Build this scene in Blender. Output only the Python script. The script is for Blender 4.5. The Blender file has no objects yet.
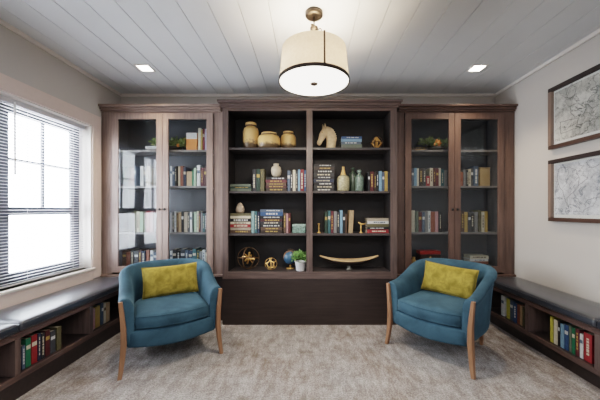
import bpy, bmesh, math, random
from mathutils import Vector, Matrix
random.seed(7)
PI = math.pi
SC = bpy.context.scene
COL = SC.collection
F = 290.0; CX = 308.0; CY = 210.0; H = 1.27        # focal length (px), vanishing point, eye height
def WX(px, Y): return (px-CX)*Y/F
def WZ(py, Y): return H-(py-CY)*Y/F

# ------------------------------------------------------------------ materials
def srgb(r, g, b):
    def f(c):
        c /= 255.0
        return c/12.92 if c <= 0.04045 else ((c+0.055)/1.055)**2.4
    return (f(r), f(g), f(b), 1)
MATS = {}
def new_mat(name):
    m = bpy.data.materials.new(name); m.use_nodes = True
    nt = m.node_tree; p = nt.nodes['Principled BSDF']
    return m, nt, p
def N(nt, t, **kw):
    n = nt.nodes.new(t)
    for k, v in kw.items():
        if k in n.inputs: n.inputs[k].default_value = v
        else: setattr(n, k, v)
    return n
def plain(name, rgb, rough=0.6, var=0.08, scale=25, metal=0, spec=0.5, bump=0.0, sheen=0):
    if name in MATS: return MATS[name]
    m, nt, p = new_mat(name)
    c = srgb(*rgb)
    tc = N(nt, 'ShaderNodeTexCoord'); no = N(nt, 'ShaderNodeTexNoise', Scale=scale, Detail=3.0)
    nt.links.new(tc.outputs['Object'], no.inputs['Vector'])
    cr = N(nt, 'ShaderNodeValToRGB')
    cr.color_ramp.elements[0].position = 0.3; cr.color_ramp.elements[1].position = 0.7
    cr.color_ramp.elements[0].color = tuple(max(0, x*(1-var)) for x in c[:3])+(1,)
    cr.color_ramp.elements[1].color = tuple(min(1, x*(1+var)) for x in c[:3])+(1,)
    nt.links.new(no.outputs['Fac'], cr.inputs['Fac']); nt.links.new(cr.outputs['Color'], p.inputs['Base Color'])
    p.inputs['Roughness'].default_value = rough; p.inputs['Metallic'].default_value = metal
    p.inputs['Specular IOR Level'].default_value = spec
    if sheen:
        p.inputs['Sheen Weight'].default_value = sheen; p.inputs['Sheen Roughness'].default_value = 0.4
        p.inputs['Sheen Tint'].default_value = tuple(min(1, x*2.2+0.1) for x in c[:3])+(1,)
    if bump:
        b = N(nt, 'ShaderNodeBump', Strength=bump, Distance=0.004)
        n2 = N(nt, 'ShaderNodeTexNoise', Scale=scale*8, Detail=2.0)
        nt.links.new(tc.outputs['Object'], n2.inputs['Vector'])
        nt.links.new(n2.outputs['Fac'], b.inputs['Height']); nt.links.new(b.outputs['Normal'], p.inputs['Normal'])
    MATS[name] = m
    return m
def wood(name, dark, light, vertical=True, rough=0.42, axis=None):
    m, nt, p = new_mat(name)
    tc = N(nt, 'ShaderNodeTexCoord'); mp = N(nt, 'ShaderNodeMapping')
    ax = axis or ('z' if vertical else 'x')
    sc = {'z': (28, 28, 1.6), 'x': (1.6, 28, 28), 'y': (28, 1.6, 28)}[ax]
    mp.inputs['Scale'].default_value = sc
    nt.links.new(tc.outputs['Object'], mp.inputs['Vector'])
    no = N(nt, 'ShaderNodeTexNoise', Scale=1.6, Detail=6.0, Roughness=0.65, Distortion=0.4)
    nt.links.new(mp.outputs['Vector'], no.inputs['Vector'])
    big = N(nt, 'ShaderNodeTexNoise', Scale=2.2, Detail=2.0)
    nt.links.new(tc.outputs['Object'], big.inputs['Vector'])
    mix = N(nt, 'ShaderNodeMath', operation='MULTIPLY_ADD'); mix.inputs[1].default_value = 0.65
    nt.links.new(no.outputs['Fac'], mix.inputs[0])
    m2 = N(nt, 'ShaderNodeMath', operation='MULTIPLY'); m2.inputs[1].default_value = 0.35
    nt.links.new(big.outputs['Fac'], m2.inputs[0]); nt.links.new(m2.outputs[0], mix.inputs[2])
    cr = N(nt, 'ShaderNodeValToRGB')
    cr.color_ramp.elements[0].position = 0.33; cr.color_ramp.elements[0].color = srgb(*dark)
    cr.color_ramp.elements[1].position = 0.68; cr.color_ramp.elements[1].color = srgb(*light)
    nt.links.new(mix.outputs[0], cr.inputs['Fac']); nt.links.new(cr.outputs['Color'], p.inputs['Base Color'])
    p.inputs['Roughness'].default_value = rough
    b = N(nt, 'ShaderNodeBump', Strength=0.12, Distance=0.002)
    nt.links.new(no.outputs['Fac'], b.inputs['Height']); nt.links.new(b.outputs['Normal'], p.inputs['Normal'])
    MATS[name] = m
    return m
WV = wood('stained_wood_vertical', (64, 53, 51), (108, 91, 86))
WH = wood('stained_wood_horizontal', (64, 53, 51), (108, 91, 86), vertical=False)
WVL = wood('stained_wood_window_lit_vertical', (100, 83, 77), (150, 130, 120))  # same stain, left cabinet: window light painted in as a paler tone
WHL = wood('stained_wood_window_lit_horizontal', (100, 83, 77), (150, 130, 120), vertical=False)
WVR = wood('stained_wood_warm_lit_vertical', (72, 56, 50), (110, 87, 78))  # same stain, right cabinet: warm light painted into the colour
WHR = wood('stained_wood_warm_lit_horizontal', (72, 56, 50), (110, 87, 78), vertical=False)
WD = wood('dark_panel_wood', (38, 31, 30), (58, 48, 46), vertical=False, rough=0.38)
WY = wood('bench_wood', (62, 49, 46), (100, 80, 75), axis='y')
LEGW = wood('chair_leg_wood', (112, 80, 58), (156, 116, 88), rough=0.4)
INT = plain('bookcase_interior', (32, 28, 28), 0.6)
INTS = plain('cabinet_interior', (72, 73, 78), 0.6)
SHELFE = plain('shelf_board', (66, 60, 60), 0.45)
SHELFG = plain('cabinet_shelf_board', (112, 107, 106), 0.4)

def wall_mat():
    m, nt, p = new_mat('wall_paint')
    tc = N(nt, 'ShaderNodeTexCoord'); no = N(nt, 'ShaderNodeTexNoise', Scale=180.0, Detail=2.0)
    nt.links.new(tc.outputs['Object'], no.inputs['Vector'])
    p.inputs['Base Color'].default_value = srgb(192, 187, 182); p.inputs['Roughness'].default_value = 0.75
    b = N(nt, 'ShaderNodeBump', Strength=0.06, Distance=0.002)
    nt.links.new(no.outputs['Fac'], b.inputs['Height']); nt.links.new(b.outputs['Normal'], p.inputs['Normal'])
    return m
WALL = wall_mat()
WHITE = plain('white_trim_paint', (228, 222, 216), 0.45, var=0.02)
CASING = plain('window_casing_paint', (220, 203, 195), 0.45, var=0.02)
def carpet_mat():
    m, nt, p = new_mat('carpet')
    tc = N(nt, 'ShaderNodeTexCoord')
    def noise(sc, det, stretch=(1, 1, 1), rough=0.6, dist=0.0):
        mp = N(nt, 'ShaderNodeMapping'); mp.inputs['Scale'].default_value = stretch
        nt.links.new(tc.outputs['Object'], mp.inputs['Vector'])
        n = N(nt, 'ShaderNodeTexNoise', Scale=sc, Detail=det, Roughness=rough, Distortion=dist)
        nt.links.new(mp.outputs['Vector'], n.inputs['Vector']); return n
    a = noise(1.3, 4.0); b = noise(5.0, 12.0, (2.6, .9, 1), 0.82, 0.2); c = noise(95.0, 4.0); d = noise(4.0, 12.0, (.8, 2.4, 1), 0.85, 0.2)
    def ramp(src, p0, c0, p1, c1):
        r = N(nt, 'ShaderNodeValToRGB'); r.color_ramp.elements[0].position = p0; r.color_ramp.elements[0].color = c0
        r.color_ramp.elements[1].position = p1; r.color_ramp.elements[1].color = c1
        nt.links.new(src, r.inputs['Fac']); return r
    ra = ramp(a.outputs['Fac'], .4, srgb(128, 115, 107), .6, srgb(144, 139, 137))
    rb = ramp(b.outputs['Fac'], .42, (0, 0, 0, 1), .62, (1, 1, 1, 1))
    rd = ramp(d.outputs['Fac'], .50, (0, 0, 0, 1), .68, (1, 1, 1, 1))
    mx = N(nt, 'ShaderNodeMix', data_type='RGBA'); mx.inputs[7].default_value = srgb(192, 188, 186)
    s1 = N(nt, 'ShaderNodeMath', operation='MULTIPLY'); s1.inputs[1].default_value = 0.75
    nt.links.new(rb.outputs['Color'], s1.inputs[0]); nt.links.new(s1.outputs[0], mx.inputs[0])
    nt.links.new(ra.outputs['Color'], mx.inputs[6])
    mx2 = N(nt, 'ShaderNodeMix', data_type='RGBA'); mx2.inputs[7].default_value = srgb(98, 87, 80)
    s2 = N(nt, 'ShaderNodeMath', operation='MULTIPLY'); s2.inputs[1].default_value = 0.6
    nt.links.new(rd.outputs['Color'], s2.inputs[0]); nt.links.new(s2.outputs[0], mx2.inputs[0])
    nt.links.new(mx.outputs[2], mx2.inputs[6])
    rc = ramp(c.outputs['Fac'], .34, (.55, .55, .55, 1), .66, (1.25, 1.25, 1.25, 1))
    mm = N(nt, 'ShaderNodeMix', data_type='RGBA', blend_type='MULTIPLY'); mm.inputs[0].default_value = 1
    nt.links.new(mx2.outputs[2], mm.inputs[6]); nt.links.new(rc.outputs['Color'], mm.inputs[7])
    nt.links.new(mm.outputs[2], p.inputs['Base Color'])
    p.inputs['Roughness'].default_value = 0.95; p.inputs['Specular IOR Level'].default_value = 0.1
    bp = N(nt, 'ShaderNodeBump', Strength=0.5, Distance=0.006)
    nt.links.new(c.outputs['Fac'], bp.inputs['Height']); nt.links.new(bp.outputs['Normal'], p.inputs['Normal'])
    return m
CARPET = carpet_mat()
def ceiling_mat():
    m, nt, p = new_mat('ceiling_plank_paint')
    tc = N(nt, 'ShaderNodeTexCoord'); no = N(nt, 'ShaderNodeTexNoise', Scale=3.0, Detail=3.0)
    nt.links.new(tc.outputs['Object'], no.inputs['Vector'])
    cr = N(nt, 'ShaderNodeValToRGB'); cr.color_ramp.elements[0].color = srgb(214, 217, 219); cr.color_ramp.elements[1].color = srgb(224, 227, 229)
    nt.links.new(no.outputs['Fac'], cr.inputs['Fac']); nt.links.new(cr.outputs['Color'], p.inputs['Base Color'])
    p.inputs['Roughness'].default_value = 0.45
    return m
CEIL = ceiling_mat()
LEATHER = plain('navy_leather', (50, 53, 60), 0.36, var=0.12, scale=14, bump=0.12)
LEATHER.node_tree.nodes['Principled BSDF'].inputs['Coat Weight'].default_value = .6
LEATHER.node_tree.nodes['Principled BSDF'].inputs['Coat Roughness'].default_value = .28
def velvet(name, rgb, rgb2, scale=5):
    m, nt, p = new_mat(name)
    tc = N(nt, 'ShaderNodeTexCoord'); no = N(nt, 'ShaderNodeTexNoise', Scale=scale, Detail=4.0, Roughness=0.6, Distortion=0.5)
    nt.links.new(tc.outputs['Object'], no.inputs['Vector'])
    cr = N(nt, 'ShaderNodeValToRGB'); cr.color_ramp.elements[0].position = .35; cr.color_ramp.elements[1].position = .65
    cr.color_ramp.elements[0].color = srgb(*rgb); cr.color_ramp.elements[1].color = srgb(*rgb2)
    nt.links.new(no.outputs['Fac'], cr.inputs['Fac']); nt.links.new(cr.outputs['Color'], p.inputs['Base Color'])
    p.inputs['Roughness'].default_value = 0.8; p.inputs['Specular IOR Level'].default_value = 0.2
    p.inputs['Sheen Weight'].default_value = 0.5; p.inputs['Sheen Roughness'].default_value = 0.35
    p.inputs['Sheen Tint'].default_value = srgb(*[min(255, x+40) for x in rgb2])
    n2 = N(nt, 'ShaderNodeTexNoise', Scale=500.0, Detail=1.0); nt.links.new(tc.outputs['Object'], n2.inputs['Vector'])
    b = N(nt, 'ShaderNodeBump', Strength=0.15, Distance=0.002)
    nt.links.new(n2.outputs['Fac'], b.inputs['Height']); nt.links.new(b.outputs['Normal'], p.inputs['Normal'])
    return m
TEAL = velvet('teal_velvet', (44, 68, 82), (62, 90, 106), 4)
LIME = velvet('chartreuse_velvet', (118, 103, 38), (162, 142, 68), 14)
GOLD = plain('brushed_gold', (214, 170, 104), 0.35, metal=0.45, var=0.1)
DGOLD = plain('dark_bronze', (104, 80, 56), 0.4, metal=0.4)
NICKEL = plain('antique_nickel', (84, 74, 64), 0.35, metal=0.9)
BAND = plain('oiled_bronze', (52, 42, 36), 0.45, metal=0.5)
BLACK = plain('black_metal', (22, 20, 20), 0.4)
POT = plain('white_ceramic', (236, 236, 236), 0.25, var=0.01)
def glass_mat(name, ior=1.6, tint=(1, 1, 1, 1), boost=1.0):
    m = bpy.data.materials.new(name); m.use_nodes = True; nt = m.node_tree; nt.nodes.clear()
    o = N(nt, 'ShaderNodeOutputMaterial'); mx = N(nt, 'ShaderNodeMixShader'); t = N(nt, 'ShaderNodeBsdfTransparent')
    g = N(nt, 'ShaderNodeBsdfGlossy'); g.inputs['Roughness'].default_value = 0.0; fr = N(nt, 'ShaderNodeFresnel'); fr.inputs['IOR'].default_value = ior
    t.inputs['Color'].default_value = tint
    mu = N(nt, 'ShaderNodeMath', operation='MULTIPLY'); mu.inputs[1].default_value = boost
    ge = N(nt, 'ShaderNodeNewGeometry'); mr = N(nt, 'ShaderNodeMapRange')
    mr.inputs['To Min'].default_value = ior; mr.inputs['To Max'].default_value = 1/ior
    nt.links.new(ge.outputs['Backfacing'], mr.inputs['Value']); nt.links.new(mr.outputs[0], fr.inputs['IOR'])
    nt.links.new(fr.outputs[0], mu.inputs[0]); nt.links.new(mu.outputs[0], mx.inputs[0])
    nt.links.new(t.outputs[0], mx.inputs[1]); nt.links.new(g.outputs[0], mx.inputs[2]); nt.links.new(mx.outputs[0], o.inputs['Surface'])
    return m
GLASS = glass_mat('door_glass', 1.37, (.93, .95, .96, 1))
WGLASS = glass_mat('window_glass', 1.45)
def emis(name, rgb, s):
    m, nt, p = new_mat(name); p.inputs['Base Color'].default_value = (0.9, 0.9, 0.88, 1)
    p.inputs['Emission Color'].default_value = rgb; p.inputs['Emission Strength'].default_value = s
    return m

# ------------------------------------------------------------------ mesh helpers
def link(name, bm, mat, parent=None, smooth=False, loc=None, sub=0):
    bmesh.ops.recalc_face_normals(bm, faces=bm.faces[:])
    me = bpy.data.meshes.new(name); bm.to_mesh(me); bm.free()
    if smooth:
        for f in me.polygons: f.use_smooth = True
    me.materials.append(mat)
    o = bpy.data.objects.new(name, me); COL.objects.link(o)
    if parent is not None: o.parent = parent
    if loc is not None: o.location = loc
    if sub:
        md = o.modifiers.new('subdivision', 'SUBSURF'); md.levels = sub; md.render_levels = sub
    return o
LABELS = {}
def tag(o, label, cat, group=None):
    assert 4 <= len(label.split()) <= 16, label
    if label in LABELS: print('DUPLICATE LABEL', label)
    LABELS[label] = 1
    o['label'] = label; o['category'] = cat
    if group: o['group'] = group
    return o
def thing(name, label, cat, loc=(0, 0, 0), rz=0, group=None):
    o = bpy.data.objects.new(name, None); COL.objects.link(o); o.empty_display_size = 0.1
    o.location = loc; o.rotation_euler = (0, 0, rz)
    return tag(o, label, cat, group)
def struct(o):
    o['kind'] = 'structure'; return o
def box(bm, x0, x1, y0, y1, z0, z1, bev=0.0):
    r = bmesh.ops.create_cube(bm, size=1.0)
    vs = r['verts']
    for v in vs:
        v.co = Vector(((x0+x1)/2+v.co.x*(x1-x0), (y0+y1)/2+v.co.y*(y1-y0), (z0+z1)/2+v.co.z*(z1-z0)))
    if bev:
        es = list({e for v in vs for e in v.link_edges})
        bmesh.ops.bevel(bm, geom=es, offset=bev, segments=2, affect='EDGES', profile=0.6)
    return bm
def B(*a, **k):
    bm = bmesh.new(); return box(bm, *a, **k)
def lathe(bm, prof, c=(0, 0, 0), seg=28, cap=True, sx=1, sy=1):
    rings = []
    for r, z in prof:
        rings.append([bm.verts.new((c[0]+sx*r*math.cos(2*PI*i/seg), c[1]+sy*r*math.sin(2*PI*i/seg), c[2]+z)) for i in range(seg)])
    for a, b in zip(rings, rings[1:]):
        for i in range(seg): bm.faces.new((a[i], a[(i+1) % seg], b[(i+1) % seg], b[i]))
    if cap:
        bm.faces.new(rings[0][::-1]); bm.faces.new(rings[-1])
    return bm
def frames(pts, closed=False):
    out = []; n = len(pts); up = Vector((0, 0, 1))
    for i, p in enumerate(pts):
        a = pts[(i-1) % n] if (closed or i > 0) else pts[i]; b = pts[(i+1) % n] if (closed or i < n-1) else pts[i]
        t = (b-a).normalized()
        u = up if abs(t.dot(up)) < 0.95 else Vector((0, 1, 0))
        s = t.cross(u).normalized(); out.append((p, t, s, s.cross(t).normalized()))
    return out
def tube(bm, pts, r, seg=8, closed=False, ry=None):
    pts = [Vector(p) for p in pts]
    fr = frames(pts, closed); rings = []
    for i, (p, t, s, w) in enumerate(fr):
        rr = r[i] if isinstance(r, (list, tuple)) else r
        r2 = (ry[i] if isinstance(ry, (list, tuple)) else ry) if ry is not None else rr
        rings.append([bm.verts.new(p+s*rr*math.cos(2*PI*k/seg)+w*r2*math.sin(2*PI*k/seg)) for k in range(seg)])
    m = len(rings)
    for i in range(m if closed else m-1):
        a, b = rings[i], rings[(i+1) % m]
        for k in range(seg): bm.faces.new((a[k], a[(k+1) % seg], b[(k+1) % seg], b[k]))
    if not closed:
        bm.faces.new(rings[0][::-1]); bm.faces.new(rings[-1])
    return bm
def ring_tube(bm, c, R, r, rot, seg=40, ts=6):
    M = rot
    pts = [Vector(c)+M @ Vector((R*math.cos(2*PI*i/seg), 0, R*math.sin(2*PI*i/seg))) for i in range(seg)]
    nrm = M @ Vector((0, 1, 0)); rings = []
    for i in range(seg):
        d = (pts[i]-Vector(c)).normalized()
        rings.append([bm.verts.new(pts[i]+d*r*math.cos(2*PI*k/ts)+nrm*r*1.8*math.sin(2*PI*k/ts)) for k in range(ts)])
    for i in range(seg):
        a, b = rings[i], rings[(i+1) % seg]
        for k in range(ts): bm.faces.new((a[k], a[(k+1) % ts], b[(k+1) % ts], b[k]))
def rings_loft(bm, rings, cap=True):
    R = [[bm.verts.new(p) for p in r] for r in rings]; n = len(R[0])
    for a, b in zip(R, R[1:]):
        for k in range(n): bm.faces.new((a[k], a[(k+1) % n], b[(k+1) % n], b[k]))
    if cap:
        bm.faces.new(R[0][::-1]); bm.faces.new(R[-1])
    return bm

# ------------------------------------------------------------------ room shell
XL, XR, YB, YF, ZC = -2.376, 2.376, 3.68, -2.4, 2.74
WY0, WY1, WZ0, WZ1 = 1.60, 3.17, 0.64, 2.196       # window opening in left wall
struct(link('floor', B(XL-.15, XR+.15, YF-.15, YB+.15, -0.1, 0.0), CARPET))
# plank ceiling with V-groove gaps
bm = bmesh.new(); sp = 0.2156; off = -1.358
k = -6
while off+k*sp < XR+.15:
    x0 = max(off+k*sp, XL-.15); x1 = min(off+(k+1)*sp, XR+.15)
    if x1 > x0+0.01: box(bm, x0+.0028, x1-.0028, YF-.1, YB+.1, ZC, ZC+.02, bev=0.002)
    k += 1
box(bm, XL-.15, XR+.15, YF-.15, YB+.15, ZC+.008, ZC+.1)
struct(link('ceiling', bm, CEIL))
struct(link('wall_back', B(XL-.15, XR+.15, YB, YB+.12, 0, ZC), WALL))
struct(link('wall_right', B(XR, XR+.12, YF, YB, 0, ZC), WALL))
bm = bmesh.new()
box(bm, XL-.16, XL, YF, WY0, 0, ZC); box(bm, XL-.16, XL, WY1, YB, 0, ZC)
box(bm, XL-.16, XL, WY0, WY1, 0, WZ0); box(bm, XL-.16, XL, WY0, WY1, WZ1, ZC)
struct(link('wall_left', bm, WALL))
struct(link('wall_front', B(XL-.15, XR+.15, YF-.12, YF, 0, ZC), WALL))
bm = bmesh.new(); box(bm, XL, XR, YB-.022, YB, ZC-.035, ZC, bev=.006)
struct(link('trim_1', bm, WHITE))
struct(link('trim_2', B(XL, XL+.022, YF, YB-.022, ZC-.035, ZC, bev=.006), WHITE))
struct(link('trim_3', B(XR-.022, XR, YF, YB-.022, ZC-.035, ZC, bev=.006), WHITE))
struct(link('baseboard_right', B(XR-.015, XR, YF, .2, 0, .12, bev=.004), WHITE))
struct(link('baseboard_left', B(XL, XL+.015, YF, .2, 0, .12, bev=.004), WHITE))

# window casing, stool, jamb
bm = bmesh.new(); cw = .125; t = .026
box(bm, XL, XL+t, WY1, WY1+cw, WZ0-.12, WZ1+cw, bev=.004)
box(bm, XL, XL+t, WY0-cw, WY0, WZ0-.12, WZ1+cw, bev=.004)
box(bm, XL, XL+t, WY0, WY1, WZ1, WZ1+cw, bev=.004)
box(bm, XL, XL+t, WY0, WY1, WZ0-.14, WZ0-.022, bev=.004)
struct(link('trim_4', bm, CASING))
win = struct(bpy.data.objects.new('window_1', None)); COL.objects.link(win); win.location = (XL, (WY0+WY1)/2, WZ0)
wl = Vector(win.location)
def wpart(name, boxes, mat, bev=0.0, sm=False):
    bm = bmesh.new()
    for b in boxes: box(bm, b[0]-wl.x, b[1]-wl.x, b[2]-wl.y, b[3]-wl.y, b[4]-wl.z, b[5]-wl.z, bev=bev)
    return link(name, bm, mat, win)
wpart('jamb', [(XL-.16, XL+.012, WY1-.015, WY1, WZ0, WZ1), (XL-.16, XL+.012, WY0, WY0+.015, WZ0, WZ1), (XL-.16, XL+.012, WY0+.015, WY1-.015, WZ1-.015, WZ1)], WHITE)
wpart('sill', [(XL-.16, XL+.045, WY0-.02, WY1+.02, WZ0-.022, WZ0)], WHITE, bev=.006)
FR = plain('window_frame_paint', (52, 55, 66), 0.4)
xo, xi = XL-.155, XL-.115
ys = [(WY0+.015, 2.315), (2.325, WY1-.015)]
fb = []
for (a, b) in ys:
    fb += [(xo, xi, a, a+.05, WZ0, WZ1-.015), (xo, xi, b-.05, b, WZ0, WZ1-.015), (xo, xi, a+.05, b-.05, WZ0, WZ0+.05), (xo, xi, a+.05, b-.05, WZ1-.065, WZ1-.015)]
wpart('frame', fb, FR)
for (a, b) in ys:
    a += .05; b -= .05; mz = 1.255; x2 = xi-.008
    wpart('upper_sash', [(xo+.006, x2, a, a+.045, mz, WZ1-.065), (xo+.006, x2, b-.045, b, mz, WZ1-.065), (xo+.006, x2, a+.045, b-.045, WZ1-.11, WZ1-.065), (xo+.006, x2, a+.045, b-.045, mz, mz+.04)], FR)
    wpart('lower_sash', [(xo+.012, x2+.004, a, a+.045, WZ0+.05, mz), (xo+.012, x2+.004, b-.045, b, WZ0+.05, mz), (xo+.012, x2+.004, a+.045, b-.045, WZ0+.05, WZ0+.1), (xo+.012, x2+.004, a+.045, b-.045, mz-.03, mz)], FR)
    wpart('muntin', [(xo+.012, x2, (a+b)/2-.012, (a+b)/2+.012, mz+.04, WZ1-.11), (xo+.012, x2, a+.045, (a+b)/2-.012, 1.686, 1.710), (xo+.012, x2, (a+b)/2+.012, b-.045, 1.686, 1.710)], FR)
    wpart('glass_pane', [(xo+.018, xo+.021, a+.02, b-.02, WZ0+.06, WZ1-.08)], WGLASS)
# blind
BLM = plain('blind_slat_white', (214, 214, 218), 0.5, var=0.02)
bl = thing('venetian_blind', 'white horizontal slat blind fully lowered across the left window', 'blind', (XL-.06, (WY0+WY1)/2, WZ1-.015))
y0, y1 = WY0+.03-bl.location.y, WY1-.03-bl.location.y
bm = bmesh.new(); box(bm, -.02, .02, y0, y1, -.04, 0, bev=.003); link('headrail', bm, BLM, bl)
bm = bmesh.new(); nz = 57; z = -.055
ztop = -.055; zbot = WZ0+.03-(WZ1-.015)
for i in range(nz):
    z = ztop+(zbot-ztop)*i/(nz-1)
    vs = []
    for yy in (y0+.004, y1-.004):
        vs.append([bm.verts.new((-.0125, yy, z-.001)), bm.verts.new((0, yy, z+.0022)), bm.verts.new((.0125, yy, z-.001))])
    for q in range(2): bm.faces.new((vs[0][q], vs[0][q+1], vs[1][q+1], vs[1][q]))
link('slats', bm, BLM, bl)
bm = bmesh.new(); box(bm, -.013, .013, y0, y1, zbot-.024, zbot-.012, bev=.003); link('bottom_rail', bm, BLM, bl)
for yy in (y0+.15, 0.0-.12, .12, y1-.15):
    link('ladder_cord', tube(bmesh.new(), [(.014, yy, -.04), (.014, yy, zbot)], .0012, 6), BLM, bl)
link('tilt_wand', tube(bmesh.new(), [(.03, 2.38-bl.location.y, -.03), (.032, 2.38-bl.location.y, -.62)], .007, 6), POT, bl, smooth=True)

# ------------------------------------------------------------------ cabinets
YC, YS = 3.20, 3.33      # front planes: centre bookcase, side cabinets
CL, CR_ = -.945, .984
ZT = 2.40
sh_c = [1.964, 1.481, 1.009]; zb_c = .586
bc = thing('bookcase', 'wide dark open bookcase with two bays between the glass cabinets', 'bookcase', ((CL+CR_)/2, YC, 0))
ox = bc.location.x
def cp(name, boxes, mat, parent=bc, o=(ox, YC, 0), bev=0.0015):
    for b in boxes:
        last = link(name, B(b[0]-o[0], b[1]-o[0], b[2]-o[1], b[3]-o[1], b[4]-o[2], b[5]-o[2], bev=bev), mat, parent)
    return last
il, dl, dr, ir = -.883, -.017, .05, .916
YBK = 3.50
cp('side_panel', [(CL, il-.003, YC+.022, 3.66, 0, ZT)], WV); cp('side_panel', [(ir+.003, CR_, YC+.022, 3.66, 0, ZT)], WV)
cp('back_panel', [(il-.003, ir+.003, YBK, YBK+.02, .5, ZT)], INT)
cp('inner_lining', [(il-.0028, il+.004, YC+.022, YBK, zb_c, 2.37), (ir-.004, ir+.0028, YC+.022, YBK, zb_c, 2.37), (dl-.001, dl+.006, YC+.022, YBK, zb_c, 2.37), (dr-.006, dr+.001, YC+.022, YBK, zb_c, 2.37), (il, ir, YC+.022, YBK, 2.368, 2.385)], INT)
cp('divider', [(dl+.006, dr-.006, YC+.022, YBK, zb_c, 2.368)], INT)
cp('face_frame', [(CL, il, YC, YC+.022, .509, ZT), (ir, CR_, YC, YC+.022, .509, ZT), (dl, dr, YC, YC+.022, zb_c, 2.368)], WV)
cp('face_frame_rail', [(il, ir, YC, YC+.022, 2.368, ZT), (il, ir, YC, YC+.022, .509, zb_c)], WH)
cp('bottom_board', [(il, ir, YC+.022, YBK, zb_c-.03, zb_c)], SHELFE)
cp('base_panel', [(CL, CR_, YC+.004, YC+.022, 0.0, .509)], WD)
for z in sh_c:
    cp('shelf', [(il+.005, dl-.002, YC+.024, YBK-.001, z-.024, z)], SHELFE); cp('shelf', [(dr+.002, ir-.005, YC+.024, YBK-.001, z-.024, z)], SHELFE)
def crown(x0, x1, yf, parent, o, mat, xa=0, xb=0):
    bm = bmesh.new()
    for (dz0, dz1, pr) in ((0, .02, .018), (.02, .045, .035), (.045, .068, .062)):
        box(bm, x0-pr*xa-o[0], x1+pr*xb-o[0], yf-pr-o[1], 3.66-o[1], ZT+dz0-o[2], ZT+dz1-o[2], bev=.004)
    return link('crown_molding', bm, mat, parent)
crown(CL, CR_, YC, bc, (ox, YC, 0), WH, .7, .7)

def side_cab(label, x0, x1, f0, f1, doors, MV, MH, innerx):
    """x0..x1 body; f0..f1 = door zone; doors = [(a,b,g0,g1,knob_x)]"""
    c = thing('display_cabinet', label, 'cabinet', ((x0+x1)/2, YS, 0)); o = (c.location.x, YS, 0)
    def q(name, boxes, mat, bev=.0015): return cp(name, boxes, mat, c, o, bev)
    q('side_panel', [(x0, x0+.02, YS+.022, 3.66, 0, ZT)], MV); q('side_panel', [(x1-.02, x1, YS+.022, 3.66, 0, ZT)], MV)
    q('back_panel', [(x0+.02, x1-.02, 3.62, 3.64, .02, ZT)], INTS)
    q('inner_lining', [(f0-.004, f0+.004, YS+.022, 3.62, .57, 2.38), (f1-.004, f1+.004, YS+.022, 3.62, .57, 2.38)], INTS)
    q('top_board', [(x0+.02, x1-.02, YS+.022, 3.62, 2.378, ZT)], INTS); q('bottom_board', [(x0+.02, x1-.02, YS+.022, 3.62, .56, .60)], INTS)
    q('face_frame', [(x0, f0-.002, YS, YS+.022, .535, ZT), (f1+.002, x1, YS, YS+.022, .535, ZT)], MV)
    q('ledge', [(x0, x1, YS-.03, YS+.02, .508, .533)], MH, .004)
    q('base_panel', [(x0, x1, YS+.004, YS+.022, 0, .506)], WD)
    q('top_rail', [(f0-.002, f1+.002, YS, YS+.022, 2.38, ZT)], MH)
    for z in (1.97, 1.55, 1.008):
        q('shelf', [(f0+.006, f1-.006, YS+.05, 3.618, z-.022, z)], SHELFG)
    for (a, b, g0, g1, kx) in doors:
        zd0, zd1, zg0, zg1 = .552, 2.376, .627, 2.309
        dbm = bmesh.new()
        for bx in ((a, g0, YS-.018, YS+.0, zd0, zd1), (g1, b, YS-.018, YS, zd0, zd1), (g0, g1, YS-.018, YS, zg1, zd1), (g0, g1, YS-.018, YS, zd0, zg0)):
            box(dbm, bx[0]-o[0], bx[1]-o[0], bx[2]-YS, bx[3]-YS, bx[4], bx[5], bev=.003)
        d = link('door', dbm, MV, c)
        gp = link('glass_pane', B(g0-.004-o[0], g1+.004-o[0], -.011, -.007, zg0-.004, zg1+.004), GLASS, d)
        link('knob', lathe(bmesh.new(), [(.003, 0), (.003, .008), (.012, .012), (.015, .019), (.009, .026)], (0, 0, 0), 14), BLACK, d, smooth=True)
        kn = d.children[-1]; kn.rotation_euler = (PI/2, 0, 0); kn.location = (kx-o[0], -.018, 1.277)
    return c
f0, f1 = -2.245, -1.085
lc = side_cab('tall glass-door book cabinet beside the window, left of the bookcase', XL+.006, CL-.003, f0, f1,
    [(-2.243, -1.667, WX(119, YS), WX(157, YS), -1.69), (-1.663, -1.087, WX(169, YS), WX(207, YS), -1.632)], WVL, WHL, None)
crown(XL+.006, CL-.05, YS, lc, tuple(lc.location), WHL)
rc_ = side_cab('tall glass-door book cabinet beside the framed maps, right of the bookcase', CR_+.003, XR-.006, 1.108, 2.239,
    [(1.11, 1.674, WX(411, YS), WX(448, YS), 1.645), (1.678, 2.237, WX(460, YS), WX(497, YS), 1.70)], WVR, WHR, None)
crown(CR_+.05, XR-.006, YS, rc_, tuple(rc_.location), WHR)

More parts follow.
